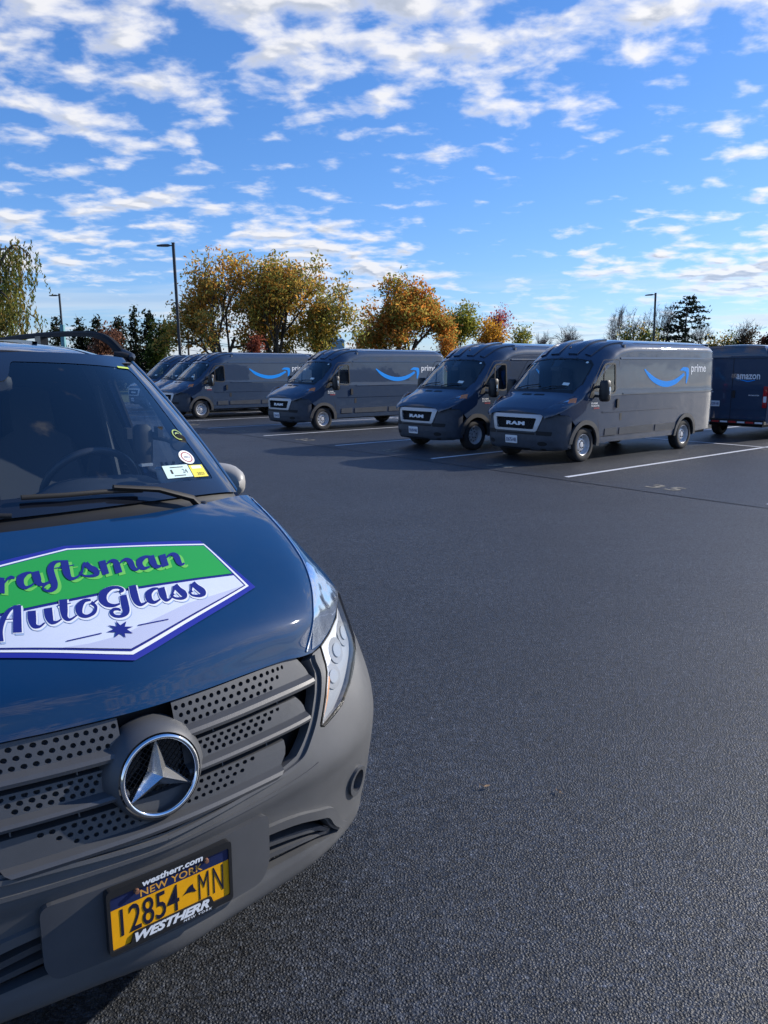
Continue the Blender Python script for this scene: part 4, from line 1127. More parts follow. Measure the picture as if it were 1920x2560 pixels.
# --- grille
SC = Vector((0, .028, .831))
def slat_fn(d):
    def f(c, r):
        p = mnet(c, r); return (p[0], p[1] + d, p[2])
    return f
patch('grille_back', [(-3.3, 6.4), (3.3, 6.4), (3.35, 9.0), (-3.35, 9.0)], slat_fn(.075), M_GAP, met, (), .3, 0, 0, .3)
def slat(rt, rl, rb, rows, ce_t, ce_b, sg, c_in):
    """perforated face rt..rl, projecting lip rl..rb; from c_in out to the curved end"""
    F = slat_fn(.010); vs, fs, fm = [], [], []
    def addq(pts, m=0):
        b = len(vs); vs.extend(pts); fs.append(tuple(range(b, b + len(pts))) if sg > 0 else tuple(range(b + len(pts) - 1, b - 1, -1))); fm.append(m)
    def cend(r): return lerp(ce_b, ce_t, (r - rb) / (rt - rb)) + .10 * sin(pi * max(0, min(1, (r - rb) / (rt - rb))))
    nr = len(rows); pc = .108; hc, hrr = .032, .050
    edges = [rt - .045] + [(rows[i] + rows[i + 1]) / 2 for i in range(nr - 1)] + [rl + .02]
    def plain(c0, c1, r0, r1, e1=None):
        e1 = c1 if e1 is None else e1
        n = max(1, int(abs(c1 - c0) / .15))
        for i in range(n):
            a, b = lerp(c0, c1, i / n), lerp(c0, c1, (i + 1) / n); a2, b2 = lerp(c0, e1, i / n), lerp(c0, e1, (i + 1) / n)
            addq([F(sg * a2, r1), F(sg * b2, r1), F(sg * b, r0), F(sg * a, r0)])
    for k, rk in enumerate(rows):
        r0, r1 = edges[k], edges[k + 1]           # r0 upper, r1 lower
        cl = ce_t - .36 - .16 * k
        c = c_in + (pc / 2 if k % 2 else 0)
        if k % 2: plain(c_in, c, r0, r1)
        while c + pc <= cl:
            cm = c + pc / 2; pm = Vector(F(sg * cm, rk))
            if (pm - SC).length < (.130 if rk > 7.3 else .106):
                plain(c, c + pc, r0, r1); c += pc; continue
            O, I, W = [], [], []
            for j in range(12):
                q = 2 * pi * (j + .5) / 12; dx, dy = cos(q), sin(q)
                t = min((pc / 2) / max(abs(dx), 1e-6), ((r0 - rk) if dy > 0 else (rk - r1)) / max(abs(dy), 1e-6))
                O.append(F(sg * (cm + dx * t), rk + dy * t)); I.append(F(sg * (cm + hc * dx), rk + hrr * dy))
            # square the outer loop
            for j in range(12):
                q = 2 * pi * (j + .5) / 12; dx, dy = cos(q), sin(q)
                m_ = max(abs(dx), abs(dy)); ex, ey = dx / m_, dy / m_
                O[j] = F(sg * (cm + ex * pc / 2), rk + (ey * (r0 - rk) if ey > 0 else ey * (rk - r1)))
            CN = [(cm + pc / 2, r0), (cm - pc / 2, r0), (cm - pc / 2, r1), (cm + pc / 2, r1)]
            for j in range(12):
                j2 = (j + 1) % 12
                addq([O[j], O[j2], I[j2], I[j]])
            for (cc, rr), (ja, jb) in zip(CN, ((1, 1), (4, 4), (7, 7), (10, 10))):
                addq([O[ja], F(sg * cc, rr), O[(ja + 0) % 12]]) if False else None
            for (cc, rr), (ja, jb) in zip(CN, ((1, 0), (4, 3), (7, 6), (10, 9))):
                addq([O[jb], F(sg * cc, rr), O[ja]])
            for j in range(12):
                p = I[j]; W.append((p[0], p[1] + .010, p[2] - .001))
            for j in range(12):
                j2 = (j + 1) % 12; addq([I[j], I[j2], W[j2], W[j]])
            b = len(vs); vs.extend(W); fs.append(tuple(range(b, b + 12))); fm.append(1)
            c += pc
        plain(c, cend(r0), r0, r1, cend(r1))
    # profile strips: folded top, lip, underside
    prof = [(rt, .05), (rt, .010), (rt - .045, .010)], [(rl + .02, .010), (rl - .02, -.012), ((rl + rb) / 2, -.016), (rb + .01, -.012), (rb - .01, .05)]
    for pr in prof:
        n = 26
        for i in range(n):
            for (ra, da), (rb_, db) in zip(pr, pr[1:]):
                a0 = lerp(c_in, cend(max(rb, min(rt, ra))), i / n); a1 = lerp(c_in, cend(max(rb, min(rt, ra))), (i + 1) / n)
                b0 = lerp(c_in, cend(max(rb, min(rt, rb_))), i / n); b1 = lerp(c_in, cend(max(rb, min(rt, rb_))), (i + 1) / n)
                A, B = slat_fn(da), slat_fn(db)
                addq([A(sg * a0, ra), A(sg * a1, ra), B(sg * b1, rb_), B(sg * b0, rb_)])
    # end wall
    for r0, r1 in zip([rt, *edges[1:], rb], [*edges[1:], rb]):
        addq([slat_fn(.010)(sg * cend(r0), r0), slat_fn(.06)(sg * cend(r0), r0), slat_fn(.06)(sg * cend(r1), r1), slat_fn(-.010 if r1 == rb else .010)(sg * cend(r1), r1)])
    o = mesh('grille_slat', vs, fs, None, met, mats=[M_GREYD, M_GAP], fmat=fm)
    return o
for sg in (1, -1):
    slat(8.97, 8.42, 8.24, (8.835, 8.665, 8.495), 2.62, 3.02, sg, .36)
    slat(8.07, 7.64, 7.49, (7.995, 7.865, 7.735), 2.32, 2.52, sg, .40)
    slat(7.28, 6.70, 6.50, (7.19, 7.02, 6.85), 1.86, 1.60, sg, .0)
    # struts in the gaps
    for c, r in ((.9, 8.16), (1.9, 8.16), (.95, 7.38), (1.6, 7.38)):
        a, b = slat_fn(.02)(sg * c, r - .1), slat_fn(.02)(sg * c, r + .1)
        MB().tube([a, b], .0025, 5).build('grille_strut', M_GREYD, met)
# --- star emblem: bowl, ring, star
em = bpy.data.objects.new('emblem', None); link(em, met); em.location = SC; em.rotation_euler = (radians(-9), 0, 0)
eb = MB().lathe([(.060, .131), (.035, .127), (.014, .121), (-.001, .112), (-.009, .104), (-.012, .101), (.0, .099), (.03, .096)], 64, 'y')
bw_ = eb.build('emblem_bowl', M_GREYD, em, 30)
for v in bw_.data.vertices:
    r_ = hypot(v.co.x, v.co.z)
    if r_ > .107 and v.co.z < 0:
        k_ = lerp(1.0, (.107 + (r_ - .107) * .15) / r_, min(1, -v.co.z / r_ * 2.4)); v.co.x *= k_; v.co.z *= k_
rg = MB()
rows = []
for i in range(73):
    q = 2 * pi * i / 72; ring = []
    for j in range(11):
        e = 2 * pi * j / 10
        ring.append(((.0915 + .0062 * cos(e)) * cos(q), -.012 + .0070 * sin(e), (.0915 + .0062 * cos(e)) * sin(q)))
    rows.append(ring)
rg.grid(rows).build('emblem_ring', M_CHROME, em, 60)
st = MB()
tip, hub, ridge, back = .090, .027, -.026, .008
for k in range(3):
    a = pi / 2 + 2 * pi * k / 3
    T_ = (tip * cos(a), -.008, tip * sin(a)); C_ = (0, ridge, 0)
    L_ = (hub * cos(a + pi / 3), back, hub * sin(a + pi / 3)); R_ = (hub * cos(a - pi / 3), back, hub * sin(a - pi / 3))
    st.add([T_, C_, L_, R_], [(0, 1, 2), (0, 3, 1)])
st.build('emblem_star', mat('star chrome', (.90, .91, .92), .16, metal=.85), em)
MB().lathe([(.030, .097), (.032, .05), (.030, .0005)], 48, 'y').build('emblem_disc', mat('emblem gloss black', (.006, .007, .009), .12, coat=1), em, 60)
nm = MB()
for i in range(-8, 9):
    x = i * .0112; h = sqrt(max(0, .088 ** 2 - x * x))
    nm.tube([(x, .026, -h), (x, .026, h)], .0011, 4, False); nm.tube([(-h, .026, x), (h, .026, x)], .0011, 4, False)
o_ = nm.build('emblem_mesh', mat('mesh dark', (.03, .031, .034), .5), em); o_['kind'] = 'stuff'; o_.rotation_euler = (0, radians(45), 0)
# --- plate pad, frame, plate
pf = lambda x, z: (x, -.006 + .30 * x * x, z)
pad = patch('plate_pad', round_poly([(-.270, .430), (.262, .430), (.290, .475), (.290, .618), (-.290, .618), (-.290, .465)], [.03, .03, .05, .025, .025, .04], 5), pf, M_GREYD, met, (), .06, 0, .05, .03)
ZP = .531
flat = lambda y0: (lambda x, z: (x, y0, z))
ow = round_poly([(-.158, ZP - .083), (.158, ZP - .083), (.158, ZP + .083), (-.158, ZP + .083)], .012, 4)
iw = round_poly([(-.150, ZP - .070), (-.108, ZP - .070), (-.100, ZP - .046), (.098, ZP - .046), (.104, ZP - .066), (.150, ZP - .066), (.150, ZP + .064), (.088, ZP + .064), (.080, ZP + .060), (-.076, ZP + .060), (-.084, ZP + .064), (-.150, ZP + .064)], .004, 2)
frm = patch('plate_frame', ow, flat(-.0185), M_FRAMEP, met, [iw], .04, 0, .018, .02)
plt = patch('number_plate', round_poly([(-.152, ZP - .076), (.152, ZP - .076), (.152, ZP + .076), (-.152, ZP + .076)], .008), flat(-.014), M_YEL, met, (), .1, 0, .002, .05)
patch('plate_band', [(-.151, ZP + .031), (.151, ZP + .031), (.151, ZP + .075), (-.151, ZP + .075)], flat(-.0144), M_NAVY, plt, (), .1, 0, 0, .05)
lay_text('plate_state', 'NEW YORK', flat(-.0147), (-.078, ZP + .0345, .080, ZP + .0530), mat('plate orange ink', (.75, .38, .06), .45), plt, 0, bold=.012, spacing=1.05)
lay_text('plate_number', '12854', flat(-.0150), (-.128, ZP - .044, .016, ZP + .026), M_INK, plt, 0, bold=.004, thick=.0008)
lay_text('plate_number', 'MN', flat(-.0150), (.068, ZP - .044, .134, ZP + .026), M_INK, plt, 0, bold=-.012, spacing=1.2, thick=.0008)
ny = [(.040, ZP - .012), (.050, ZP - .003), (.056, ZP + .004), (.066, ZP + .009), (.068, ZP - .002), (.072, ZP - .010), (.076, ZP - .016), (.068, ZP - .014), (.064, ZP - .012), (.052, ZP - .010)]
ny = [(a - .014, b) for a, b in ny]
patch('plate_map', ny, flat(-.0150), M_INK, plt, (), .1, 0, 0, .05)
M_FTX = mat('frame lettering', (.80, .84, .88), .4)
lay_text('frame_lettering', 'westherr.com', flat(-.0189), (-.074, ZP + .0615, .080, ZP + .078), M_FTX, frm, 0, bold=.035, shear=.15)
lay_text('frame_lettering', 'WESTHERR', flat(-.0189), (-.098, ZP - .072, .092, ZP - .048), M_FTX, frm, 0, bold=.045, shear=.35, spacing=.95)
lay_text('frame_lettering', 'NEW YORK', flat(-.0189), (.022, ZP - .0805, .098, ZP - .0745), M_FTX, frm, 0, bold=.02, shear=.2, spacing=1.3)
for x in (-.088, .088):
    MB().lathe([(-.026, .0), (-.025, .0055), (-.020, .0062), (-.012, .0065)], 10, 'y', (x, 0, ZP + .058)).build('plate_screw', mat('rusty screw', (.20, .09, .05), .7, var=.4, vscale=300), plt, 40)

# --- decal on the hood: px-like design space laid on the hood by a fixed polynomial
KC = [0.23069, -0.46346, 0.023218, 0.017885, 0.025675, 1.424, -0.044703, 0.035569, 0.006151, 0.13186, -0.014905, 0.028001, 0.044485, -0.038828, 0.034931]
KR = [10.916, -0.97557, 0.076084, -0.068212, 0.023717, -0.36939, -0.038884, -0.058186, 0.01017, -0.027339, -0.051665, -0.030976, -0.018315, -0.021401, 0.0014798]
TERMS = [(i, j) for i in range(5) for j in range(5) if i + j <= 4]
def dpt(u, v):
    a, b = (u - 300) / 300, (v - 1500) / 150
    t = [a ** i * b ** j for i, j in TERMS]
    return (sum(k * x for k, x in zip(KC, t)), sum(k * x for k, x in zip(KR, t)))
def hexa(tm, tr, rt, bt):
    return [(0, bt), rt, tr, (0, tm), (-tr[0], tr[1]), (-rt[0], rt[1])]
film = hexa(12.08, (1.80, 11.76), (2.245, 10.66), 9.905)
whit = hexa(12.0, (1.826, 11.672), (2.135, 10.70), 10.0)
navy = hexa(11.965, (1.808, 11.64), (2.085, 10.715), 10.055)
inner = hexa(11.945, (1.795, 11.62), (2.05, 10.72), 10.09)
dec = patch('hood_decal', film, mn, M_DFILM, met, (), .08, .0035, 0, .06)
patch('decal_border', whit, mn, M_WHITE, dec, (), .08, .0046, 0, .06)
patch('decal_line', navy, mn, M_DNAVY, dec, (), .08, .0056, 0, .06)
dl = [(-2.0, 10.965), (-1.4, 11.0), (-.7, 11.03), (0, 11.05), (.7, 11.03), (1.4, 11.0), (2.0, 10.965)]
low = [(0, 10.09), (2.05, 10.72), (1.98, 10.94)] + [(a, b - .022) for a, b in dl[::-1]][1:-1] + [(-1.98, 10.94), (-2.05, 10.72)]
upp = [(1.972, 10.985), (1.795, 11.62), (0, 11.945), (-1.795, 11.62), (-1.972, 10.985)] + [(a, b + .022) for a, b in dl][1:-1]
patch('decal_lower_field', low, mn, M_DWHITE, dec, (), .08, .0066, 0, .06)
patch('decal_upper_field', upp, mn, M_GREEN, dec, (), .08, .0066, 0, .06)
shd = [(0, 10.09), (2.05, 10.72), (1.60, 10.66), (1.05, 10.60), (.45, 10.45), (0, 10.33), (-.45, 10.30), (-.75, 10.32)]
def ZA(p): return (p[0] * .18083, 1360 + p[1] * .18083)
def ZB(p): return (200 + p[0] * .18083, 1360 + p[1] * .18083)
def ZC(p): return (400 + p[0] * .1567, 1340 + p[1] * .1567)
def pen(name, pts, conv, k, m, parent, off, dx=0, dy=0, grow=0):
    """one brush stroke: points (x, y, width) swept into a filled shape"""
    sp = spline(pts, 6); L_, R_ = [], []
    n = len(sp)
    for i in range(n):
        a, b = sp[max(0, i - 1)], sp[min(n - 1, i + 1)]
        tx, ty = b[0] - a[0], b[1] - a[1]; d = hypot(tx, ty) or 1
        w = max(6, sp[i][2] + grow) / 2
        # broad pen held level: thick on the way down
        L_.append(dpt(*conv((sp[i][0] + dx - ty / d * w, sp[i][1] + dy + tx / d * w)))); R_.append(dpt(*conv((sp[i][0] + dx + ty / d * w, sp[i][1] + dy - tx / d * w))))
    uv = []; fs = []
    for a, b in zip(L_, R_): uv += [a, b]
    for i in range(n - 1): fs.append((2 * i, 2 * i + 1, 2 * i + 3, 2 * i + 2))
    return lay_faces(name, uv, fs, mn, m, parent, off)
CRAFT = [
    (ZA, [(-330, 620, 30), (-350, 560, 40), (-430, 540, 50), (-540, 620, 100), (-570, 740, 110), (-500, 840, 70), (-380, 830, 40), (-290, 760, 24)]),
    (ZA, [(-300, 780, 16), (-180, 660, 18), (-60, 560, 20), (0, 510, 30)]),
    (ZA, [(30, 505, 92), (22, 610, 96), (15, 720, 96)]),
    (ZA, [(55, 600, 14), (105, 535, 26), (160, 500, 46), (212, 508, 30)]),
    (ZA, [(445, 432, 22), (375, 445, 46), (292, 510, 96), (290, 590, 96), (350, 638, 50), (430, 608, 26), (485, 565, 16)]),
    (ZA, [(490, 418, 106), (510, 500, 110), (530, 565, 92), (580, 592, 45), (640, 570, 24), (690, 540, 14)]),
    (ZA, [(940, 284, 44), (830, 278, 26), (745, 304, 60), (700, 380, 92), (715, 480, 98), (742, 580, 96), (735, 640, 78), (680, 680, 42), (610, 668, 28), (590, 635, 26), (625, 600, 18), (690, 566, 14)]),
    (ZA, [(890, 272, 98), (905, 370, 106), (922, 450, 96), (965, 508, 56), (1030, 505, 34), (1095, 462, 20), (1120, 430, 12)]),
    (ZA, [(758, 374, 13), (900, 350, 13), (1022, 327, 13)]),
    (ZA, [(1095, 450, 14), (1132, 400, 24), (1150, 335, 40), (1182, 305, 64)]),
    (ZA, [(1178, 306, 74), (1240, 362, 76), (1310, 400, 86), (1336, 442, 58), (1280, 470, 44), (1190, 478, 28), (1130, 462, 26), (1112, 428, 34), (1142, 412, 30)]),
    (ZB, [(240, 425, 12), (290, 385, 14)]),
    (ZB, [(300, 268, 96), (322, 360, 96), (348, 452, 96)]),
    (ZB, [(365, 312, 20), (430, 268, 40), (490, 292, 84), (512, 360, 94), (532, 432, 96)]),
    (ZB, [(550, 300, 18), (620, 250, 40), (690, 280, 80), (728, 355, 72), (780, 382, 42), (840, 352, 18)]),
    (ZB, [(985, 206, 20), (900, 216, 46), (825, 272, 86), (830, 332, 84), (890, 368, 48), (965, 342, 20)]),
    (ZB, [(980, 196, 86), (1008, 280, 96), (1050, 336, 68), (1110, 336, 34), (1160, 300, 14)]),
    (ZB, [(1136, 180, 92), (1160, 260, 92), (1188, 338, 92)]),
    (ZB, [(1196, 222, 20), (1265, 172, 40), (1328, 202, 80), (1368, 280, 72), (1408, 312, 38), (1444, 292, 22)]),
]
AUTO = [
    (ZA, [(230, 880, 108), (240, 1070, 118), (250, 1262, 126)]),
    (ZA, [(270, 884, 26), (140, 935, 46), (45, 1070, 76), (5, 1230, 72), (15, 1385, 74)]),
    (ZA, [(50, 1082, 14), (120, 1078, 14), (200, 1074, 14)]),
    (ZA, [(435, 958, 116), (448, 1075, 116), (482, 1165, 76), (560, 1178, 36), (628, 1125, 20)]),
    (ZA, [(658, 918, 114), (680, 1035, 110), (722, 1115, 68), (790, 1116, 34), (858, 1072, 18)]),
    (ZA, [(862, 796, 110), (880, 945, 106), (905, 1050, 70), (970, 1082, 36), (1066, 1020, 18)]),
    (ZA, [(788, 888, 14), (880, 870, 14), (974, 850, 14)]),
    (ZA, [(1245, 806, 30), (1150, 822, 60), (1088, 910, 104), (1112, 1008, 70), (1200, 1036, 46), (1296, 985, 50), (1318, 905, 42), (1275, 862, 44), (1250, 842, 56)]),
    (ZA, [(1285, 850, 26), (1335, 806, 18)]),
    (ZB, [(540, 690, 46), (582, 668, 44), (520, 632, 38), (420, 640, 54), (322, 704, 106), (302, 790, 116), (362, 868, 76), (460, 888, 44), (548, 862, 24)]),
    (ZB, [(588, 742, 94), (615, 870, 106), (630, 975, 94), (572, 1034, 46), (482, 1034, 40), (432, 992, 52), (455, 945, 44), (520, 938, 36), (558, 958, 22)]),
    (ZB, [(715, 602, 100), (748, 740, 106), (788, 838, 84), (850, 876, 44), (940, 828, 18)]),
    (ZB, [(1085, 645, 22), (1010, 660, 52), (948, 724, 92), (962, 808, 84), (1030, 846, 44), (1115, 800, 20)]),
    (ZB, [(1120, 636, 100), (1150, 740, 100), (1190, 808, 58), (1240, 805, 30), (1290, 758, 14)]),
    (ZB, [(1262, 775, 14), (1292, 695, 30), (1312, 615, 50)]),
    (ZB, [(1318, 602, 76), (1370, 662, 76), (1436, 720, 90), (1456, 768, 54), (1400, 792, 42), (1320, 786, 28), (1272, 750, 32), (1305, 722, 44)]),
    (ZC, [(470, 962, 14), (502, 900, 28), (512, 800, 54)]),
    (ZC, [(525, 788, 84), (588, 850, 86), (675, 920, 102), (696, 972, 68), (620, 1000, 48), (522, 988, 30), (485, 940, 32), (524, 915, 50)]),
]
for i, (cv, pts) in enumerate(CRAFT):
    k = .867 if cv is ZC else 1.0
    pen('decal_letter_shadow', pts, cv, 1, M_GREEN2, dec, .00740 + i * .00001, 48, 22)
for i, (cv, pts) in enumerate(CRAFT):
    pen('decal_letter', pts, cv, 1, M_DNAVY, dec, .00820 + i * .00002)
for i, (cv, pts) in enumerate(AUTO):
    pen('decal_letter_shadow', pts, cv, 1, M_DSHADE, dec, .00740 + i * .00001, 34, 32)
for i, (cv, pts) in enumerate(AUTO):
    pen('decal_letter_edge', pts, cv, 1, M_WHITE, dec, .00780 + i * .00001, 8, 10, 30)
for i, (cv, pts) in enumerate(AUTO):
    pen('decal_letter', pts, cv, 1, M_DNAVY, dec, .00820 + i * .00002)
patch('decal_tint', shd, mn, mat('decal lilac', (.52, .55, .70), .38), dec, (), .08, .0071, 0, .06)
star8 = [dpt(*ZB(p)) for p in [(490, 1098), (550, 1160), (633, 1106), (612, 1178), (725, 1178), (640, 1214), (722, 1268), (608, 1262), (620, 1330), (548, 1272), (470, 1326), (488, 1252), (370, 1252), (468, 1208), (382, 1158), (505, 1178)]]
patch('decal_star', star8, mn, M_DNAVY, dec, (), 0, .0084, 0, .05)
for a, b in (((-172, 1378), (298, 1268)), ((796, 1160), (1216, 1080))):
    pen('decal_dash', [(*a, 14), ((a[0] + b[0]) / 2, (a[1] + b[1]) / 2, 14), (*b, 14)], ZB, 1, M_DNAVY, dec, .0084)
# --- windscreen, pillars, roof, sides, cabin of the blue van
WSB = [(0, .835, 1.338), (.28, .862, 1.336), (.52, .925, 1.328), (.70, .995, 1.316), (.79, 1.045, 1.302)]
WSM = [(0, 1.150, 1.608), (.27, 1.172, 1.607), (.50, 1.235, 1.600), (.66, 1.325, 1.585), (.735, 1.385, 1.572)]
WST = [(0, 1.520, 1.838), (.25, 1.535, 1.838), (.44, 1.580, 1.833), (.58, 1.650, 1.824), (.640, 1.690, 1.816)]
def wsf(c, t):
    """windscreen surface: c in -4..4 across, t 0..1 base to header"""
    s = -1 if c < 0 else 1; c = min(abs(c), 3.9999); j = int(c); f = c - j
    out = []
    for row in (WSB, WSM, WST):
        p = []
        for q in (j - 1, j, j + 1, j + 2):
            if q < 0: p.append((-row[1][0], row[1][1], row[1][2]))
            elif q > 4: a, b = row[4], row[3]; p.append(tuple(2 * a[m] - b[m] for m in range(3)))
            else: p.append(row[q])
        out.append([_cr(p[0][m], p[1][m], p[2][m], p[3][m], f) for m in range(3)])
    r = [out[0][m] * (1 - t) * (1 - 2 * t) + out[1][m] * 4 * t * (1 - t) + out[2][m] * t * (2 * t - 1) for m in range(3)]
    return (s * r[0], r[1], r[2])
wo = round_poly([(-3.98, 0), (3.98, 0), (3.98, 1), (-3.98, 1)], [.02, .02, .1, .1])
clear = round_poly([(-2.97, .085), (2.97, .085), (2.80, .45), (2.98, .885), (.42, .915), (.25, .76), (-.25, .76), (-.42, .915), (-2.98, .885), (-2.80, .45)], [.06, .06, .2, .12, .05, .1, .1, .05, .12, .2], 5)
wsn = patch('windscreen', wo, wsf, M_GLASSM, met, (), .14, .001, 0, .12)
patch('windscreen_border', wo, wsf, M_FRIT, wsn, [clear], .14, .0025, 0, .1)
wpt = lambda c, t, d=.003: Vector(wsf(c, t)) + Vector((0, -.6, .8)) * d
# stickers on the glass
def wrect(name, c0, t0, c1, t1, m, d=.0035):
    return patch(name, [(c0, t0), (c1, t0), (c1, t1), (c0, t1)], wsf, m, wsn, (), .3, d, 0, .2)
# pillars: painted outer, from fender to roof
for sg in (1, -1):
    rows = []
    n = 16
    for i in range(n + 1):
        t = i / n; p = Vector(wsf(sg * 3.98, t))
        ins = p + Vector((0, -.002, .004))
        o1 = p + Vector((sg * lerp(.010, .012, t), .012, .012))
        o2 = p + Vector((sg * lerp(.028, .026, t), .050, .002))
        o3 = p + Vector((sg * lerp(.040, .034, t), .105, -.018))
        rows.append([ins, o1, o2, o3])
    m = MB().grid(rows, flip=sg > 0).build('windscreen_pillar', M_BLUE, met); soften(m, 60)
    rows = [[Vector(wsf(sg * 3.98, i / n)) + Vector((-sg * .02, .02, -.012)), Vector(wsf(sg * 3.9, i / n)) + Vector((sg * .02, .11, -.03))] for i in range(n + 1)]
    MB().grid(rows).build('pillar_lining', M_CABIN2, met)
# roof
def rfn(s, y):
    zc = smooth_tab(y, [(1.50, 1.838), (1.62, 1.862), (1.9, 1.892), (2.3, 1.908), (3.0, 1.915), (4.5, 1.90), (5.0, 1.86), (5.14, 1.80)])
    hw = smooth_tab(y, [(1.50, .60), (1.70, .675), (2.2, .70), (4.6, .70), (5.1, .66)])
    a = min(1.0, abs(s)); x = hw * a
    crown = .045 * a ** 2 + .055 * a ** 8
    yy = y + (.175 * a ** 2.2) * max(0, 1 - (y - 1.5) / .6)
    return (math.copysign(x, s), yy, zc - crown)
ro = [(-1, 1.512), (-.75, 1.512), (-.5, 1.512), (-.25, 1.512), (0, 1.512), (.25, 1.512), (.5, 1.512), (.75, 1.512), (1, 1.512), (1, 2.2), (1, 3.2), (1, 4.2), (1, 5.1), (0, 5.1), (-1, 5.1), (-1, 4.2), (-1, 3.2), (-1, 2.2)]
patch('roof', ro, rfn, M_BLUE, met, (), .1, 0, .02, .1)
strip('roof_seal', [(-.97 + .0647 * i, 1.524) for i in range(31)], rfn, .016, M_RUBBER, met, .003, .008)
for sg in (1, -1):
    strip('roof_bead', [(sg * .46, y) for y in (1.86, 1.95, 2.1, 2.5, 3.2, 4.2, 4.8)], rfn, .03, M_BLUE, met, .010, .012)
    # roof rail: a curved blade standing on feet
    path = spline([(.655, 1.72, 1.828), (.652, 1.80, 1.868), (.648, 1.90, 1.912), (.645, 2.02, 1.938), (.643, 2.2, 1.950), (.642, 2.8, 1.965), (.642, 3.6, 1.965), (.645, 4.3, 1.945), (.65, 4.6, 1.895)], 6)
    rows = []
    for i, p in enumerate(path):
        t = i / (len(path) - 1); hgt = interp(t, [(0, .018), (.10, .034), (.22, .024), (.8, .022), (1, .016)])
        x, y, z = sg * p[0], p[1], p[2]
        rows.append([(x - .020, y, z - hgt), (x - .018, y, z - .004), (x - .006, y, z + .004), (x + .012, y, z), (x + .018, y, z - hgt), (x - .020, y, z - hgt)])
    rr = MB().grid(rows, flip=sg < 0); rr.add(rows[0][:-1], [(0, 1, 2, 3, 4)]); rr.add(rows[-1][:-1], [(4, 3, 2, 1, 0)])
    rl = rr.build('roof_rail', mat('matt black rail', (.014, .015, .017), .75, spec=.2), met, 40)
    MB().tube([(sg * .600, 1.735, 1.838), (sg * .628, 1.712, 1.832), (sg * .668, 1.695, 1.822)], [.012, .017, .013], 8).build('rail_foot', M_RUBBER, rl, 50)
    foot = MB(); foot.tube([(sg * .645, 1.66, 1.818), (sg * .662, 1.70, 1.826), (sg * .655, 1.78, 1.850)], [.010, .018, .014], 8); foot.build('rail_end_cap', M_FRAMEP, rl, 50)
    for yy in (2.9, 3.9):
        MB().box((sg * .642 - .02, yy - .05, 1.86), (sg * .642 + .02, yy + .05, 1.95)).build('rail_foot', M_FRAMEP, rl)
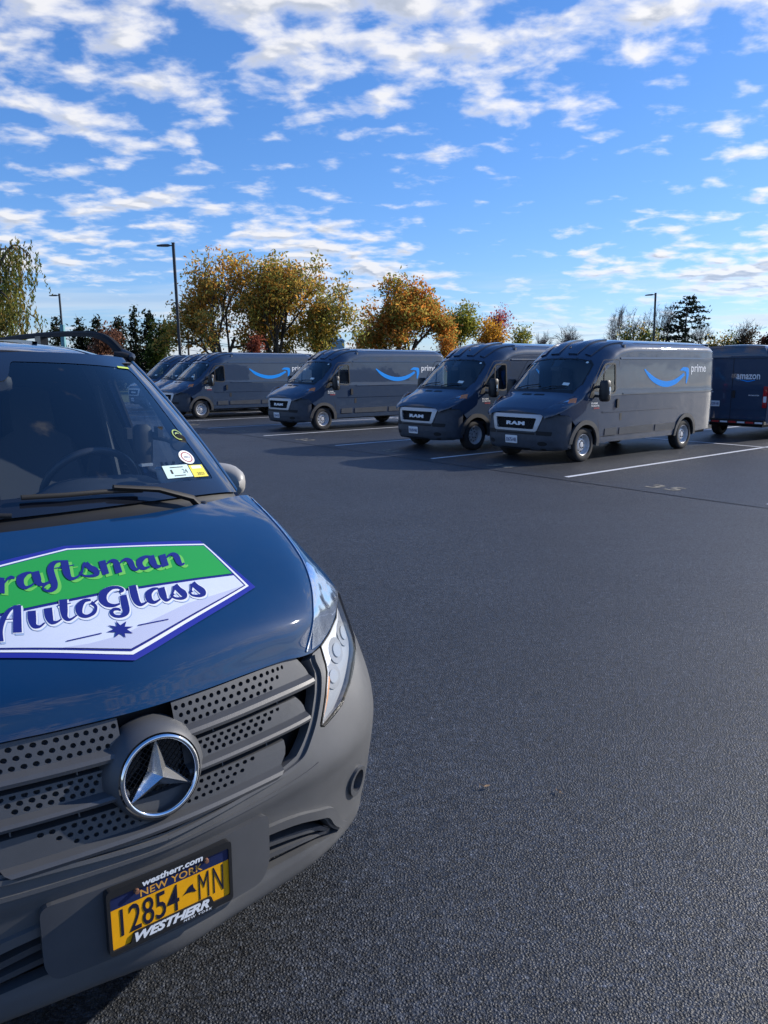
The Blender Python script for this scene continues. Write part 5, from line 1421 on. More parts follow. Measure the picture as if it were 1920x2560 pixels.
# sides
SX = [(.30, .93), (.6, .962), (.95, .962), (1.14, .95), (1.30, .895), (1.5, .825), (1.7, .742), (1.80, .70), (1.845, .672)]
def msd(sg):
    def f(y, z):
        x = interp(z, SX)
        if y < 1.75: x -= max(0, z - 1.14) * .75 * (1.75 - y) * max(0.0, min(1.0, (1.85 - z) / .45))
        return (sg * x, y, z)
    return f
for sg in (1, -1):
    f = msd(sg); fl = sg < 0
    fw = round_poly([(1.40, 1.33), (1.78, 1.735), (2.12, 1.745), (2.18, 1.25), (1.52, 1.27)], .05)
    rw_ = round_poly([(2.34, 1.25), (3.5, 1.26), (3.48, 1.74), (2.34, 1.75)], .06)
    out = [(1.02, 1.13), (1.10, 1.13), (1.18, .96)] + arc_pts(.90, .34, .40, 52, 0, 6)[::1] + [(1.32, .30), (3.7, .30)] + arc_pts(4.10, .34, .40, 180, 0, 14) + [(4.6, .34), (5.12, .40), (5.12, 1.3), (5.08, 1.75), (5.05, 1.82), (4, 1.838), (3, 1.84), (2, 1.84), (1.80, 1.832), (1.68, 1.765), (1.50, 1.62), (1.30, 1.45), (1.14, 1.32)]
    patch('body_side', out, f, M_BLUE, met, [fw, rw_], .09, 0, .03, .1, flip=fl)
    patch('door_glass', fw, f, M_GLASSM, met, (), .2, -.012, 0, .1, flip=fl)
    patch('rear_side_panel', rw_, f, M_BLUE, met, (), .2, -.008, 0, .1, flip=fl)
    strip('window_seal', fw, f, .03, M_RUBBER, met, .003, .01, closed=True, flip=fl)
    strip('door_gap', [(1.24, .55), (1.22, 1.0), (1.26, 1.30)], f, .008, M_GAP, met, .002, flip=fl)
    strip('door_gap', [(2.24, .40), (2.25, 1.2), (2.22, 1.78)], f, .008, M_GAP, met, .002, flip=fl)
    patch('door_handle', round_poly([(2.0, 1.06), (2.18, 1.06), (2.18, 1.10), (2.0, 1.10)], .015), f, M_GREYP, met, (), .2, .03, .03, .1, flip=fl)
    patch('side_moulding', round_poly([(1.36, .52), (3.62, .52), (3.62, .62), (1.36, .62)], .02), f, M_GREYP, met, (), .3, .012, .014, .2, flip=fl)
    # inner door lining with window frame seen through the windscreen
    patch('door_lining', [(1.22, .55), (2.22, .55), (2.22, 1.24), (1.36, 1.27)], lambda y, z, sg=sg: (f(y, z)[0] - sg * .05, y, z), M_CABIN, met, (), .3, 0, 0, .2, flip=not fl)
    # B pillar lining and belt
    rows = [[(sg * (interp(z, SX) - .045), 2.17, z), (sg * (interp(z, SX) - .055), 2.23, z), (sg * (interp(z, SX) - .045), 2.34, z)] for z in (.6, 1.0, 1.25, 1.5, 1.7, 1.82)]
    MB().grid(rows).build('door_pillar_lining', M_CABIN2, met)
    MB().tube([(sg * .66, 2.16, 1.70), (sg * .70, 2.17, 1.5), (sg * .76, 2.2, 1.2), (sg * .80, 2.2, .8)], .018, 6).build('seat_belt', M_CABIN, met)
    # door mirror: shell and arm
    rows = []
    for k, (dy, sc) in enumerate([(-.095, .25), (-.085, .60), (-.055, .88), (-.01, 1.0), (.045, 1.0), (.075, .94), (.08, .86)]):
        ring = []
        for i in range(20):
            q = 2 * pi * i / 20
            ex = math.copysign(abs(cos(q)) ** .75, cos(q)); ez = math.copysign(abs(sin(q)) ** .75, sin(q))
            ring.append((sg * (.965 + .085 * sc * ex), 1.50 + dy - .025 * ex, 1.285 + .075 * sc * ez - .008 * ex))
        rows.append(ring + [ring[0]])
    mm = MB().grid(rows, flip=sg > 0); mm.add(rows[0][:-1], [tuple(range(20))]); mm.add(rows[-1][:-1], [tuple(range(20))])
    dm = mm.build('door_mirror', mat('warm grey mirror shell', (.34, .33, .31), .42), met, 60)
    MB().tube([(sg * .86, 1.42, 1.225), (sg * .91, 1.46, 1.225), (sg * .95, 1.49, 1.24)], [.035, .03, .03], 8).build('mirror_arm', M_GREYP, dm, 60)
    MB().lathe([(.0, .0005), (.0, .068)], 20, 'y', (sg * .965, 1.583, 1.285)).build('mirror_glass', M_MIRROR, dm)
    # wheels
    wheel(met, sg * .86, .90, sg, .335, .335); wheel(met, sg * .86, 4.10, sg, .335, .335)
    for yc in (.90, 4.10):
        rows = [[(sg * .945, yc + .40 * cos(radians(q)), .34 + .40 * sin(radians(q))), (sg * .60, yc + .40 * cos(radians(q)), .34 + .40 * sin(radians(q)))] for q in range(-5, 190, 13)]
        MB().grid(rows).build('wheel_house', M_GAP, met)
# rear face and floor
rb = lambda x, z: (x, 5.12 - .05 * (x / .9) ** 2 - max(0, z - 1.3) * .12, z)
patch('tailgate', round_poly([(-.92, .40), (.92, .40), (.93, 1.1), (.66, 1.82), (-.66, 1.82), (-.93, 1.1)], .05), rb, M_BLUE, met, (), .2, 0, .02, .15, flip=True)
MB().box((-.90, .42, .26), (.90, 5.05, .34)).build('underbody', M_GAP, met)
# engine bay shield so no daylight comes through the grille
MB().box((-.56, .30, .42), (.56, .34, .88)).build('radiator', M_GAP, met)
# cowl between hood and glass
cwr = []
for c, (hx, hr_) in zip([-3.9 + .3 * i for i in range(27)], [(0, 0)] * 27):
    b = Vector(wsf(c, 0.0)); b2 = Vector(wsf(c, .055)) + Vector((0, .0, -.012))
    x = b.x; cc = None
    hy = interp(abs(x), [(0, .735), (.25, .755), (.50, .84), (.66, .92), (.80, 1.0)])
    cwr.append([(x * .985, hy, interp(abs(x), [(0, 1.285), (.5, 1.275), (.8, 1.262)])), (x, (hy + b.y) / 2 + .005, b.z - .042), (x, b.y - .005, b.z - .018), tuple(b2)])
MB().grid(cwr).build('cowl', M_BLACK, met, 60)
for i, x0 in enumerate((-.48, -.10)):
    MB().box((x0, .765, 1.292), (x0 + .32, .80, 1.302)).build('cowl_vent', M_RUBBER, met)
# wipers
def wip(pts, nm='wiper'):
    P = [wpt(c, t, d) for c, t, d in pts]
    w = MB().tube(P[1:], .0085, 6).build(nm, M_RUBBER, met, 60)
    return w, P
w1, P1 = wip([(2.10, -.07, .015), (1.25, .035, .026), (.75, .050, .026), (.3, .055, .025), (-.15, .065, .024)])
MB().tube([wpt(2.14, -.075, .02), wpt(2.0, -.045, .035), wpt(1.45, .010, .045), wpt(.85, .052, .040)], [.015, .014, .011, .009], 6).build('wiper_arm', M_RUBBER, w1, 60)
MB().lathe([(0, .018), (.018, .018), (.024, .011), (.024, 0.0005)], 12, 'z', tuple(wpt(2.2, -.085, .018))).build('wiper_cap', M_FRAMEP, w1, 40)
w2, P2 = wip([(-.20, -.06, .02), (-.30, -.02, .03), (-1.2, .03, .028), (-2.0, .05, .026), (-2.9, .05, .024)])
# --- cabin
rows = []
for i in range(25):
    x = -.78 + .065 * i
    hood_ = .055 * max(0.0, 1 - ((x - .36) / .24) ** 4) if abs(x - .36) < .24 else 0
    rows.append([(x, interp(abs(x), [(0, .86), (.5, .93), (.8, 1.06)]), 1.300), (x, 1.02 + .05 * abs(x), 1.318), (x, 1.16, 1.325 + hood_ * .6), (x, 1.27, 1.325 + hood_), (x, 1.36, 1.315 + hood_), (x, 1.40, 1.28), (x, 1.39, 1.10), (x, 1.28, .80)])
MB().grid(rows).build('dashboard', M_CABIN, met, 50)
MB().box((.17, 1.372, 1.235), (.55, 1.379, 1.330)).build('instrument_cluster', M_FRIT, met)
sw = MB(); rows = []
for i in range(41):
    q = 2 * pi * i / 40; rows.append([((.185 + .015 * cos(2 * pi * j / 8)) * cos(q), (.185 + .015 * cos(2 * pi * j / 8)) * sin(q), .015 * sin(2 * pi * j / 8)) for j in range(9)])
sw.grid(rows); o = sw.build('steering_wheel', M_LEATHER, met, 60); o.location = (.38, 1.50, 1.30); o.rotation_euler = (radians(-62), 0, 0)
h = MB().lathe([(-.03, .0005), (-.03, .07), (.0, .075), (.02, .06), (.025, .0005)], 20, 'z'); h.box((-.17, -.02, -.01), (.17, .02, .01)); h.box((-.02, -.17, -.01), (.02, 0, .01)); h.build('wheel_hub', M_CABIN, o)
for x in (.40, -.40):
    s = MB(); rows = []
    for (y, z, w) in ((1.72, .86, .22), (1.74, .93, .25), (2.05, .92, .26), (2.16, .96, .25), (2.26, 1.2, .24), (2.32, 1.42, .20), (2.33, 1.46, .11), (2.33, 1.50, .12), (2.36, 1.64, .11), (2.38, 1.66, .07)):
        rows.append([(x - w, y + .02, z - .01), (x - w * .8, y - .03, z + .03), (x, y - .02, z + .03), (x + w * .8, y - .03, z + .03), (x + w, y + .02, z - .01), (x + w * .9, y + .1, z - .06), (x - w * .9, y + .1, z - .06), (x - w, y + .02, z - .01)])
    s.grid(rows).build('seat', M_SEAT, met, 40)
MB().box((-.86, 2.48, .34), (.86, 2.52, 1.84)).build('bulkhead', mat('bulkhead navy', (.030, .045, .075), .7), met)
for x in (-.36, .02):
    MB().box((x, 2.455, 1.50), (x + .018, 2.482, 1.62)).build('bulkhead_slot', M_CABIN2, met)
MB().box((-.88, 1.25, .40), (.88, 2.48, .46)).build('cab_floor', M_CABIN, met)
rows = [[(x, y, z - .03) for x in (-.62, -.3, 0, .3, .62)] for y, z in ((1.60, 1.83), (1.9, 1.865), (2.48, 1.87))]
MB().grid(rows).build('headliner', M_CABIN2, met)
m_ = MB(); m_.tube([(0, 1.43, 1.795), (0, 1.47, 1.755)], .01, 6)
rvm = m_.build('rear_view_mirror', M_RUBBER, met)
rows = []
for yy, k in ((1.485, .9), (1.47, 1.0), (1.455, .85)):
    rows.append([(.115 * k * math.copysign(abs(cos(q)) ** .5, cos(q)), yy, 1.725 + .035 * k * math.copysign(abs(sin(q)) ** .5, sin(q))) for q in [2 * pi * i / 20 for i in range(21)]])
mm = MB().grid(rows); mm.add(rows[0][:-1], [tuple(range(20))]); mm.add(rows[-1][:-1], [tuple(range(20))]); mm.build('mirror_housing', M_RUBBER, rvm, 50)
# ------------------------------------------------------------------ trees beyond the lot
def at(u, v, Y):
    """world point at depth Y on the sight line of a place read off the photograph (1920 x 2560)"""
    a = radians(10.6); k = (v - 1280) / 1923
    dy = cos(a) - k * sin(a) ; dz = -sin(a) - k * cos(a); dx = (u - 960) / 1923
    t = Y / dy
    return Vector((dx * t, Y, CAM_H + dz * t))
def leaf_mat(name, trans=.58):
    m = bpy.data.materials.new(name); m.use_nodes = True
    nt = m.node_tree; N, L = nt.nodes, nt.links; N.clear()
    at_ = N.new('ShaderNodeAttribute'); at_.attribute_name = 'leafcol'
    d = N.new('ShaderNodeBsdfDiffuse'); t = N.new('ShaderNodeBsdfTranslucent')
    L.new(at_.outputs['Color'], d.inputs[0]); L.new(at_.outputs['Color'], t.inputs[0])
    mx = N.new('ShaderNodeMixShader'); mx.inputs[0].default_value = trans
    L.new(d.outputs[0], mx.inputs[1]); L.new(t.outputs[0], mx.inputs[2])
    o = N.new('ShaderNodeOutputMaterial'); L.new(mx.outputs[0], o.inputs[0])
    return m
M_LEAVES = leaf_mat('leaves')
M_BARK = mat('bark', (.060, .048, .040), .9, var=.35, vscale=6)
M_BARKG = mat('grey bark', (.19, .165, .145), .9, var=.3, vscale=6)

def leaf_mesh(name, leaves, parent):
    """leaves: (pos, size, colour, direction or None)"""
    vs, fs, cs = [], [], []
    for p, s, c, dr in leaves:
        if dr is None:
            a = Vector((random.gauss(0, 1), random.gauss(0, 1), random.gauss(0, 1))).normalized()
        else: a = dr
        b = a.cross(Vector((random.gauss(0, 1), random.gauss(0, 1), random.gauss(0, 1)))).normalized()
        a = a * s; b = b * s * .55
        n = a.cross(b).normalized() * s * .15
        k = len(vs)
        vs += [p - a * .6, p + b * .5 + n, p + a * .6, p - b * .5 + n]
        fs.append((k, k + 1, k + 2, k + 3)); cs.append(c)
    me = bpy.data.meshes.new(name); me.from_pydata([tuple(v) for v in vs], [], fs); me.update()
    ca = me.color_attributes.new('leafcol', 'FLOAT_COLOR', 'CORNER')
    buf = []
    for c in cs: buf += [c[0], c[1], c[2], 1.0] * 4
    ca.data.foreach_set('color', buf)
    me.materials.append(M_LEAVES)
    return link(bpy.data.objects.new(name, me), parent)

def pick(pal, wts=None):
    c = random.choices(pal, wts)[0]; k = random.uniform(.7, 1.3)
    return tuple(max(.005, x * k * random.uniform(.9, 1.1)) for x in c)

def make_tree(name, label, base, height, width, pal, seed, cat='tree', group=None, trunks=1, depth=4, leaves=26, lsize=.26, clump=.75, spread=.55,
              bare=0.0, bark=None, clear=.16, top_bias=.35, wts=None, depth_w=None):
    random.seed(seed)
    segs, tips = [], []
    def grow(p, d, ln, rad, dep):
        pts = [p]; q = p; dd = d.copy(); n = 4
        for i in range(n):
            dd = (dd + Vector((random.gauss(0, .11), random.gauss(0, .11), random.gauss(0, .05) + .035))).normalized()
            q = q + dd * ln / n; pts.append(q)
        segs.append((pts, rad, rad * .55, dep))
        if dep == 0:
            tips.append((q, dd)); tips.append((pts[2], dd)); return
        if dep <= 2: tips.append((q, dd))
        nc = random.choice((3, 3, 4)) if dep > 1 else random.choice((2, 3, 3))
        for i in range(nc):
            t = lerp(.35, 1.0, (i + random.random() * .6) / nc); k = min(n - 1, int(t * n)); s0 = pts[k].lerp(pts[k + 1], t * n - k if t < 1 else 1)
            az = 2 * pi * (i / nc + random.random() * .35); tilt = random.uniform(.45, 1.0) * (spread + .35)
            side = dd.orthogonal().normalized(); side.rotate(Matrix.Rotation(az, 3, dd))
            nd = (dd * cos(tilt) + side * sin(tilt)).normalized()
            grow(s0, nd, ln * random.uniform(.58, .80), rad * .52, dep - 1)
    H = 10.0
    for k in range(trunks):
        lean = Vector((random.gauss(0, .12), random.gauss(0, .12), 1)) if trunks == 1 else Vector((.34 * cos(2.4 * k + seed), .34 * sin(2.4 * k + seed), 1))
        st = Vector((0, 0, 0)) if trunks == 1 else Vector((.25 * cos(2.4 * k), .25 * sin(2.4 * k), 0))
        grow(st, lean.normalized(), H * .40, .30 / sqrt(trunks) + .05, depth)
    xs = [abs(t[0].x) for t in tips]; zs = [t[0].z for t in tips]
    xs.sort(); kx = (width / 2 - clump * .4) / max(.1, xs[int(len(xs) * .97)]); zm = max(zs); kz = (height - clump * .4) / zm
    def S_(p): return Vector((p.x * kx, p.y * kx, p.z * kz))
    root = thing(name, label, cat, base, 0, group)
    mb = MB()
    for pts, r0, r1, dep in segs:
        rs = [lerp(r0, r1, i / (len(pts) - 1)) * min(kx, kz, 1.2) for i in range(len(pts))]
        mb.tube([S_(p) for p in pts], [max(.012, r) for r in rs], 6 if dep >= depth - 1 else 4, False)
    mb.build('trunk', bark or M_BARK, root, 60)
    lv = []
    if bare < 1:
        for p, d in tips:
            q = S_(p)
            if random.random() < bare: continue
            tone = random.uniform(.75, 1.25)
            base_c = random.choices(pal, wts)[0]
            for i in range(leaves):
                o = Vector((random.gauss(0, .5), random.gauss(0, .5), random.gauss(0, .38))) * clump
                c = base_c if random.random() < .65 else random.choices(pal, wts)[0]
                kk = tone * random.uniform(.75, 1.25)
                lv.append((q + o, lsize * random.uniform(.6, 1.3), tuple(x * kk for x in c), None))
        leaf_mesh('crown', lv, root)
    else:
        mb = MB()
        for p, d in tips:
            q = S_(p)
            for i in range(5):
                e = q + (Vector(d) + Vector((random.gauss(0, .55), random.gauss(0, .55), random.gauss(.25, .4)))).normalized() * random.uniform(.4, 1.0) * clump * 1.4
                mb.tube([q, q.lerp(e, .5) + Vector((random.gauss(0, .05), random.gauss(0, .05), .04)), e], [.011, .009, .005], 3, False)
        o = mb.build('crown', bark or M_BARKG, root); o['kind'] = 'stuff'
    return root

GOLD = [(0.734, 0.406, 0.085), (0.568, 0.358, 0.085), (0.404, 0.325, 0.085), (0.623, 0.293, 0.079), (0.312, 0.293, 0.091)]
OLIVE = [(0.349, 0.324, 0.08), (0.454, 0.355, 0.086), (0.244, 0.265, 0.074), (0.591, 0.37, 0.086)]
RUST = [(0.624, 0.257, 0.064), (0.69, 0.36, 0.074), (0.428, 0.222, 0.064), (0.394, 0.344, 0.086), (0.755, 0.294, 0.058)]
GREENY = [(0.266, 0.296, 0.053), (0.346, 0.334, 0.063), (0.199, 0.247, 0.053), (0.426, 0.346, 0.063)]
MAGENTA = [(0.426, 0.079, 0.094), (0.532, 0.124, 0.105), (0.346, 0.074, 0.105), (0.585, 0.198, 0.105)]
YELLOW = [(0.68, 0.374, 0.05), (0.605, 0.304, 0.047), (0.504, 0.328, 0.059)]
DARK = [(0.023, 0.034, 0.018), (0.031, 0.042, 0.022), (0.039, 0.044, 0.021), (0.019, 0.026, 0.017)]
DGREEN = [(0.056, 0.096, 0.029), (0.08, 0.12, 0.032), (0.048, 0.08, 0.029)]
WILLOW = [(0.189, 0.199, 0.059), (0.252, 0.234, 0.069), (0.151, 0.164, 0.055), (0.302, 0.246, 0.069)]
def gbase(u, Y): 
    p = at(u, 920, Y); return (p.x, Y, -.15)
def h_at(v, Y, u=960): return at(u, v, Y).z + .2
def wpx(n, Y): return n / 1923 * Y * 1.01

G_T = 'autumn trees beyond the lot'
make_tree('maple_tree', 'broad many-stemmed golden brown tree behind the tall lamp post', gbase(560, 66), h_at(622, 66), wpx(250, 66), GOLD, 11, group=G_T, trunks=3, depth=4, leaves=15, lsize=.29, clump=.8, bare=.28)
make_tree('maple_tree', 'golden olive tree in the middle of the big clump, several leaning stems', gbase(690, 68), h_at(628, 68), wpx(230, 68), OLIVE + GOLD, 23, group=G_T, trunks=3, depth=4, leaves=16, lsize=.29, clump=.8, bare=.24)
make_tree('maple_tree', 'thin olive tree with open drooping boughs at the clump\'s far edge', gbase(815, 70), h_at(686, 70), wpx(190, 70), OLIVE, 37, group=G_T, trunks=2, depth=4, leaves=14, lsize=.29, clump=.7, bare=.25)
make_tree('maple_tree', 'dense rust orange tree with round crown behind the second van', gbase(1008, 78), h_at(690, 78), wpx(225, 78), RUST + OLIVE[:2], 41, group=G_T, trunks=2, depth=4, leaves=34, lsize=.33, clump=1.05)
make_tree('maple_tree', 'yellow green tree next to the rust orange tree', gbase(1148, 84), h_at(752, 84), wpx(100, 84), GREENY, 53, group=G_T, depth=4, leaves=14, lsize=.28, clump=.8)
make_tree('maple_tree', 'magenta red tree rising behind the yellow tree', gbase(1222, 92), h_at(760, 92), wpx(90, 92), MAGENTA, 61, group=G_T, depth=4, leaves=8, lsize=.26, clump=.75, bare=.25)
make_tree('maple_tree', 'small bright yellow tree in front of the magenta tree', gbase(1215, 82), h_at(800, 82), wpx(90, 82), YELLOW, 67, group=G_T, depth=3, leaves=32, lsize=.26, clump=.8)
make_tree('maple_tree', 'small lone green tree to the side of the yellow tree', gbase(1287, 86), h_at(814, 86), wpx(62, 86), GREENY, 71, group=G_T, depth=3, leaves=26, lsize=.25, clump=.75)
make_tree('maple_tree', 'low orange bush at the foot of the yellow green tree', gbase(1124, 76), h_at(832, 76), wpx(60, 76), RUST, 73, group=G_T, depth=3, leaves=20, lsize=.22, clump=.6)
make_tree('maple_tree', 'little red maple among the stems of the big clump', gbase(634, 62), h_at(838, 62), wpx(40, 62), [(.36, .11, .07), (.28, .09, .06)], 79, group=G_T, depth=3, leaves=16, lsize=.20, clump=.5)
make_tree('maple_tree', 'rosy brown bush in front of the dark evergreens', gbase(272, 58), h_at(812, 58), wpx(95, 58), [(.26, .13, .085), (.30, .15, .09), (.20, .10, .07)], 83, group=G_T, depth=3, leaves=30, lsize=.22, clump=.7)
make_tree('oak_tree', 'dark red oak cut by the edge of the picture', gbase(1925, 84), h_at(798, 84), wpx(110, 84), [(.085, .035, .025), (.06, .03, .022), (.10, .045, .028)], 89, group=G_T, depth=4, leaves=18, lsize=.26, clump=.8)
make_tree('maple_tree', 'round olive bush tree beside the distant lamp post', gbase(1592, 80), h_at(806, 80), wpx(96, 80), OLIVE + DGREEN, 97, group=G_T, depth=3, leaves=26, lsize=.24, clump=.75)
make_tree('maple_tree', 'brown green hedge tree between the pine and the red oak', gbase(1795, 88), h_at(828, 88), wpx(110, 88), DGREEN + OLIVE, 101, group=G_T, depth=3, leaves=34, lsize=.26, clump=.8)
make_tree('maple_tree', 'dull brown hedge tree close to the red oak', gbase(1845, 90), h_at(822, 90), wpx(90, 90), [(.07, .05, .035), (.05, .045, .03), (.09, .06, .04)], 103, group=G_T, depth=3, leaves=30, lsize=.26, clump=.8)
G_B = 'bare trees on the skyline'
for i, (u, v, w, Y, sd_, lab) in enumerate((
        (1358, 832, 46, 95, 5, 'small bare tree nearest the lone green tree'),
        (1424, 816, 66, 96, 6, 'wide low bare tree standing alone above the van roofs'),
        (1540, 770, 54, 92, 7, 'tall slim bare tree before the olive bush tree'),
        (1596, 772, 96, 98, 8, 'broad bare tree rising over the olive bush tree'),
        (1652, 758, 60, 100, 9, 'bare tree directly behind the distant lamp post'),
        (1740, 806, 70, 98, 10, 'bare tree beside the dark pine'),
        (1860, 800, 70, 100, 12, 'bare tree over the dull brown hedge'))):
    make_tree('bare_tree', lab, gbase(u, Y), h_at(v, Y), wpx(w, Y), [(0, 0, 0)], 200 + sd_, group=G_B, depth=4, bare=1.0, clump=.55, bark=M_BARKG, spread=.35)

# conifers
def conifer(name, label, base, height, width, pal, seed, group=None, layered=False, lsize=.3, density=1.0, shape=None):
    random.seed(seed)
    root = thing(name, label, 'tree', base, 0, group)
    MB().tube([(0, 0, 0), (.05, 0, height * .5), (0, 0, height * .97)], [.16 + height * .012, .12, .03], 7).build('trunk', M_BARK, root, 60)
    lv = []; br = MB()
    n = int(height * (2.6 if layered else 4.2))
    for i in range(n):
        t = (i + random.random()) / n
        if layered and t < .18: continue
        z = height * lerp(.06, .98, t)
        prof = shape(t) if shape else (1 - t) ** .75
        R = width / 2 * prof * random.uniform(.75, 1.15)
        for k in range(random.choice((3, 4, 5)) if layered else 7):
            az = random.uniform(0, 2 * pi); d = Vector((cos(az), sin(az), 0)); droop = random.uniform(-.12, .12) if layered else -.25
            e = Vector((0, 0, z)) + d * R + Vector((0, 0, droop * R))
            br.tube([(0, 0, z), tuple(e)], [.045, .012], 3, False)
            m = max(3, int(R * (9 if layered else 11) * density))
            for j in range(m):
                q = Vector((0, 0, z)).lerp(e, random.uniform(.25 if layered else .1, 1.02)) + Vector((random.gauss(0, .22), random.gauss(0, .22), random.gauss(.03, .10 if layered else .2)))
                lv.append((q, lsize * random.uniform(.6, 1.3), pick(pal), None))
    br.build('boughs', M_BARK, root)['kind'] = 'stuff'
    leaf_mesh('crown', lv, root)
    return root
conifer('pine_tree', 'dark flat-topped pine with layered boughs', gbase(1706, 84), h_at(742, 84), wpx(128, 84), [(.020, .030, .022), (.028, .038, .026), (.015, .022, .018)], 301, 'evergreens beyond the lot', True, .34, 1.5,
        shape=lambda t: interp(t, [(0, .55), (.2, .75), (.35, .95), (.6, 1.0), (.8, .78), (.95, .55), (1, .3)]))
EV = [(150, 796, 62, 72, 'leftmost dark evergreen of the row, by the small lamp post'), (205, 800, 84, 74, 'dark rounded evergreen second along the row'),
      (250, 792, 80, 75, 'bushy dark evergreen behind the rosy bush'), (302, 792, 80, 74, 'olive tinted evergreen mid row'),
      (342, 768, 66, 73, 'tallest pointed dark evergreen of the row'), (378, 776, 70, 72, 'dark evergreen just past the tallest one')]
for i, (u, v, w, Y, lab) in enumerate(EV):
    conifer('evergreen_tree', lab, gbase(u, Y), h_at(v, Y), wpx(w, Y), DARK if i != 3 else DARK + [(.05, .05, .02)], 310 + i, 'evergreens beyond the lot', False, .30, 1.1,
            shape=(lambda t: (1 - t) ** .45) if i not in (4,) else (lambda t: (1 - t) ** .8))
make_tree('maple_tree', 'fresh green feathery tree at the end of the evergreen row', gbase(412, 70), h_at(800, 70), wpx(80, 70), [(.06, .09, .02), (.085, .11, .025), (.045, .07, .02)], 331, group=G_T, depth=4, leaves=12, lsize=.25, clump=.8)

# weeping willow
def willow():
    random.seed(77)
    Y = 46; base = gbase(-45, Y); H = h_at(560, Y)
    root = thing('willow_tree', 'weeping willow with hanging strands at the edge of the picture', 'tree', base)
    mb = MB(); lv = []; st = MB()
    mb.tube([(0, 0, 0), (.2, 0, 2.2), (.1, .1, 4.2)], [.42, .34, .28], 8)
    for k in range(26):
        az = 2 * pi * k / 26 + random.uniform(-.2, .2); R = random.uniform(1.2, 3.7); zt = H * random.uniform(.55, 1.0) * (1 - .10 * (R / 3.7) ** 2)
        p = spline([(.1, .1, 3.4), (.35 * R * cos(az), .35 * R * sin(az), zt * .78), (.72 * R * cos(az), .72 * R * sin(az), zt), (R * cos(az), R * sin(az), zt * .93)], 4)
        mb.tube(p, [lerp(.13, .025, i / (len(p) - 1)) for i in range(len(p))], 5, False)
        for j in range(26):
            q = Vector(p[random.randrange(4, len(p))]) + Vector((random.gauss(0, .4), random.gauss(0, .4), random.gauss(.05, .2)))
            ln = random.uniform(.8, 3.4); sw = Vector((random.gauss(0, .12), random.gauss(0, .12), 0))
            n = int(ln * 10); base_c = random.choice(WILLOW); tone = random.uniform(.7, 1.3)
            for i in range(n):
                f = i / n; pos = q + sw * ln * f * f + Vector((random.gauss(0, .05), random.gauss(0, .05), -ln * f))
                if pos.z < .3: break
                lv.append((pos, random.uniform(.12, .26), tuple(c * tone * random.uniform(.8, 1.2) for c in base_c), (Vector((random.gauss(0, .45), random.gauss(0, .45), -1))).normalized()))
    mb.build('trunk', M_BARK, root, 60)
    leaf_mesh('crown', lv, root)
willow()
# ------------------------------------------------------------------ lamp posts, wires, far buildings
M_POLE = mat('dark bronze pole', (.030, .032, .036), .5, var=.15, vscale=3)
def lamp_post(label, u, vt, Y, H, armdir, lean=(0, 0)):
    p = at(u, vt, Y); gz = ground_z(Y)
    base = (p.x - lean[0] * H, Y, gz)
    o = thing('lamp_post', label, 'lamp post', base, 0, 'lot lamp posts')
    h = p.z - gz
    o.rotation_euler = (0, math.atan(lean[0]), 0)
    MB().box((-.065, -.065, 0), (.065, .065, h)).build('pole', M_POLE, o)
    MB().lathe([(0, .26), (.55, .26), (.6, .24), (.6, .0005)], 20, 'z').build('concrete_base', mat('concrete', (.32, .31, .29), .9, var=.2, vscale=8), o, 40)
    MB().box((-.08, -.08, h), (.08, .08, h + .03)).build('pole_cap', M_POLE, o)
    d = Vector(armdir).normalized()
    a = MB(); a.tube([(0, 0, h - .12), tuple(Vector((0, 0, h - .12)) + d * .22)], .035, 6); a.build('arm', M_POLE, o)
    q = Vector((-d.y, d.x, 0)); c = Vector((0, 0, h - .12))
    hd = MB(); rows = []
    for s, w, z0, z1 in ((.18, .10, -.03, .05), (.30, .15, -.05, .07), (.60, .17, -.05, .05), (.80, .13, -.045, .02), (.84, .10, -.04, .0)):
        b = c + d * s
        rows.append([tuple(b + q * w + Vector((0, 0, z0))), tuple(b + q * w + Vector((0, 0, (z0 + z1) / 2))), tuple(b + q * w * .5 + Vector((0, 0, z1))), tuple(b - q * w * .5 + Vector((0, 0, z1))), tuple(b - q * w + Vector((0, 0, (z0 + z1) / 2))), tuple(b - q * w + Vector((0, 0, z0))), tuple(b + q * w + Vector((0, 0, z0)))])
    hd.grid(rows); hd.add(rows[0][:-1], [tuple(range(6))]); hd.add(rows[-1][:-1], [tuple(range(6))])
    ho = hd.build('lamp_head', M_POLE, o, 30)
    MB().add([tuple(c + d * .33 + q * .12 + Vector((0, 0, -.053))), tuple(c + d * .75 + q * .12 + Vector((0, 0, -.053))), tuple(c + d * .75 - q * .12 + Vector((0, 0, -.053))), tuple(c + d * .33 - q * .12 + Vector((0, 0, -.053)))], [(0, 1, 2, 3)]).build('lamp_glass', mat('lamp lens grey', (.5, .5, .48), .3), ho)
    return o
lamp_post('tall dark lamp post in front of the golden tree', 433, 608, 42, 8, (-1, -.25, 0), (-.016, 0))
lamp_post('small far lamp post between the willow and the evergreens', 148, 735, 68, 8, (-1, -.1, 0), (-.012, 0))
lamp_post('distant lamp post beside the dark pine', 1639, 733, 66, 8, (-1, .2, 0), (-.02, 0))
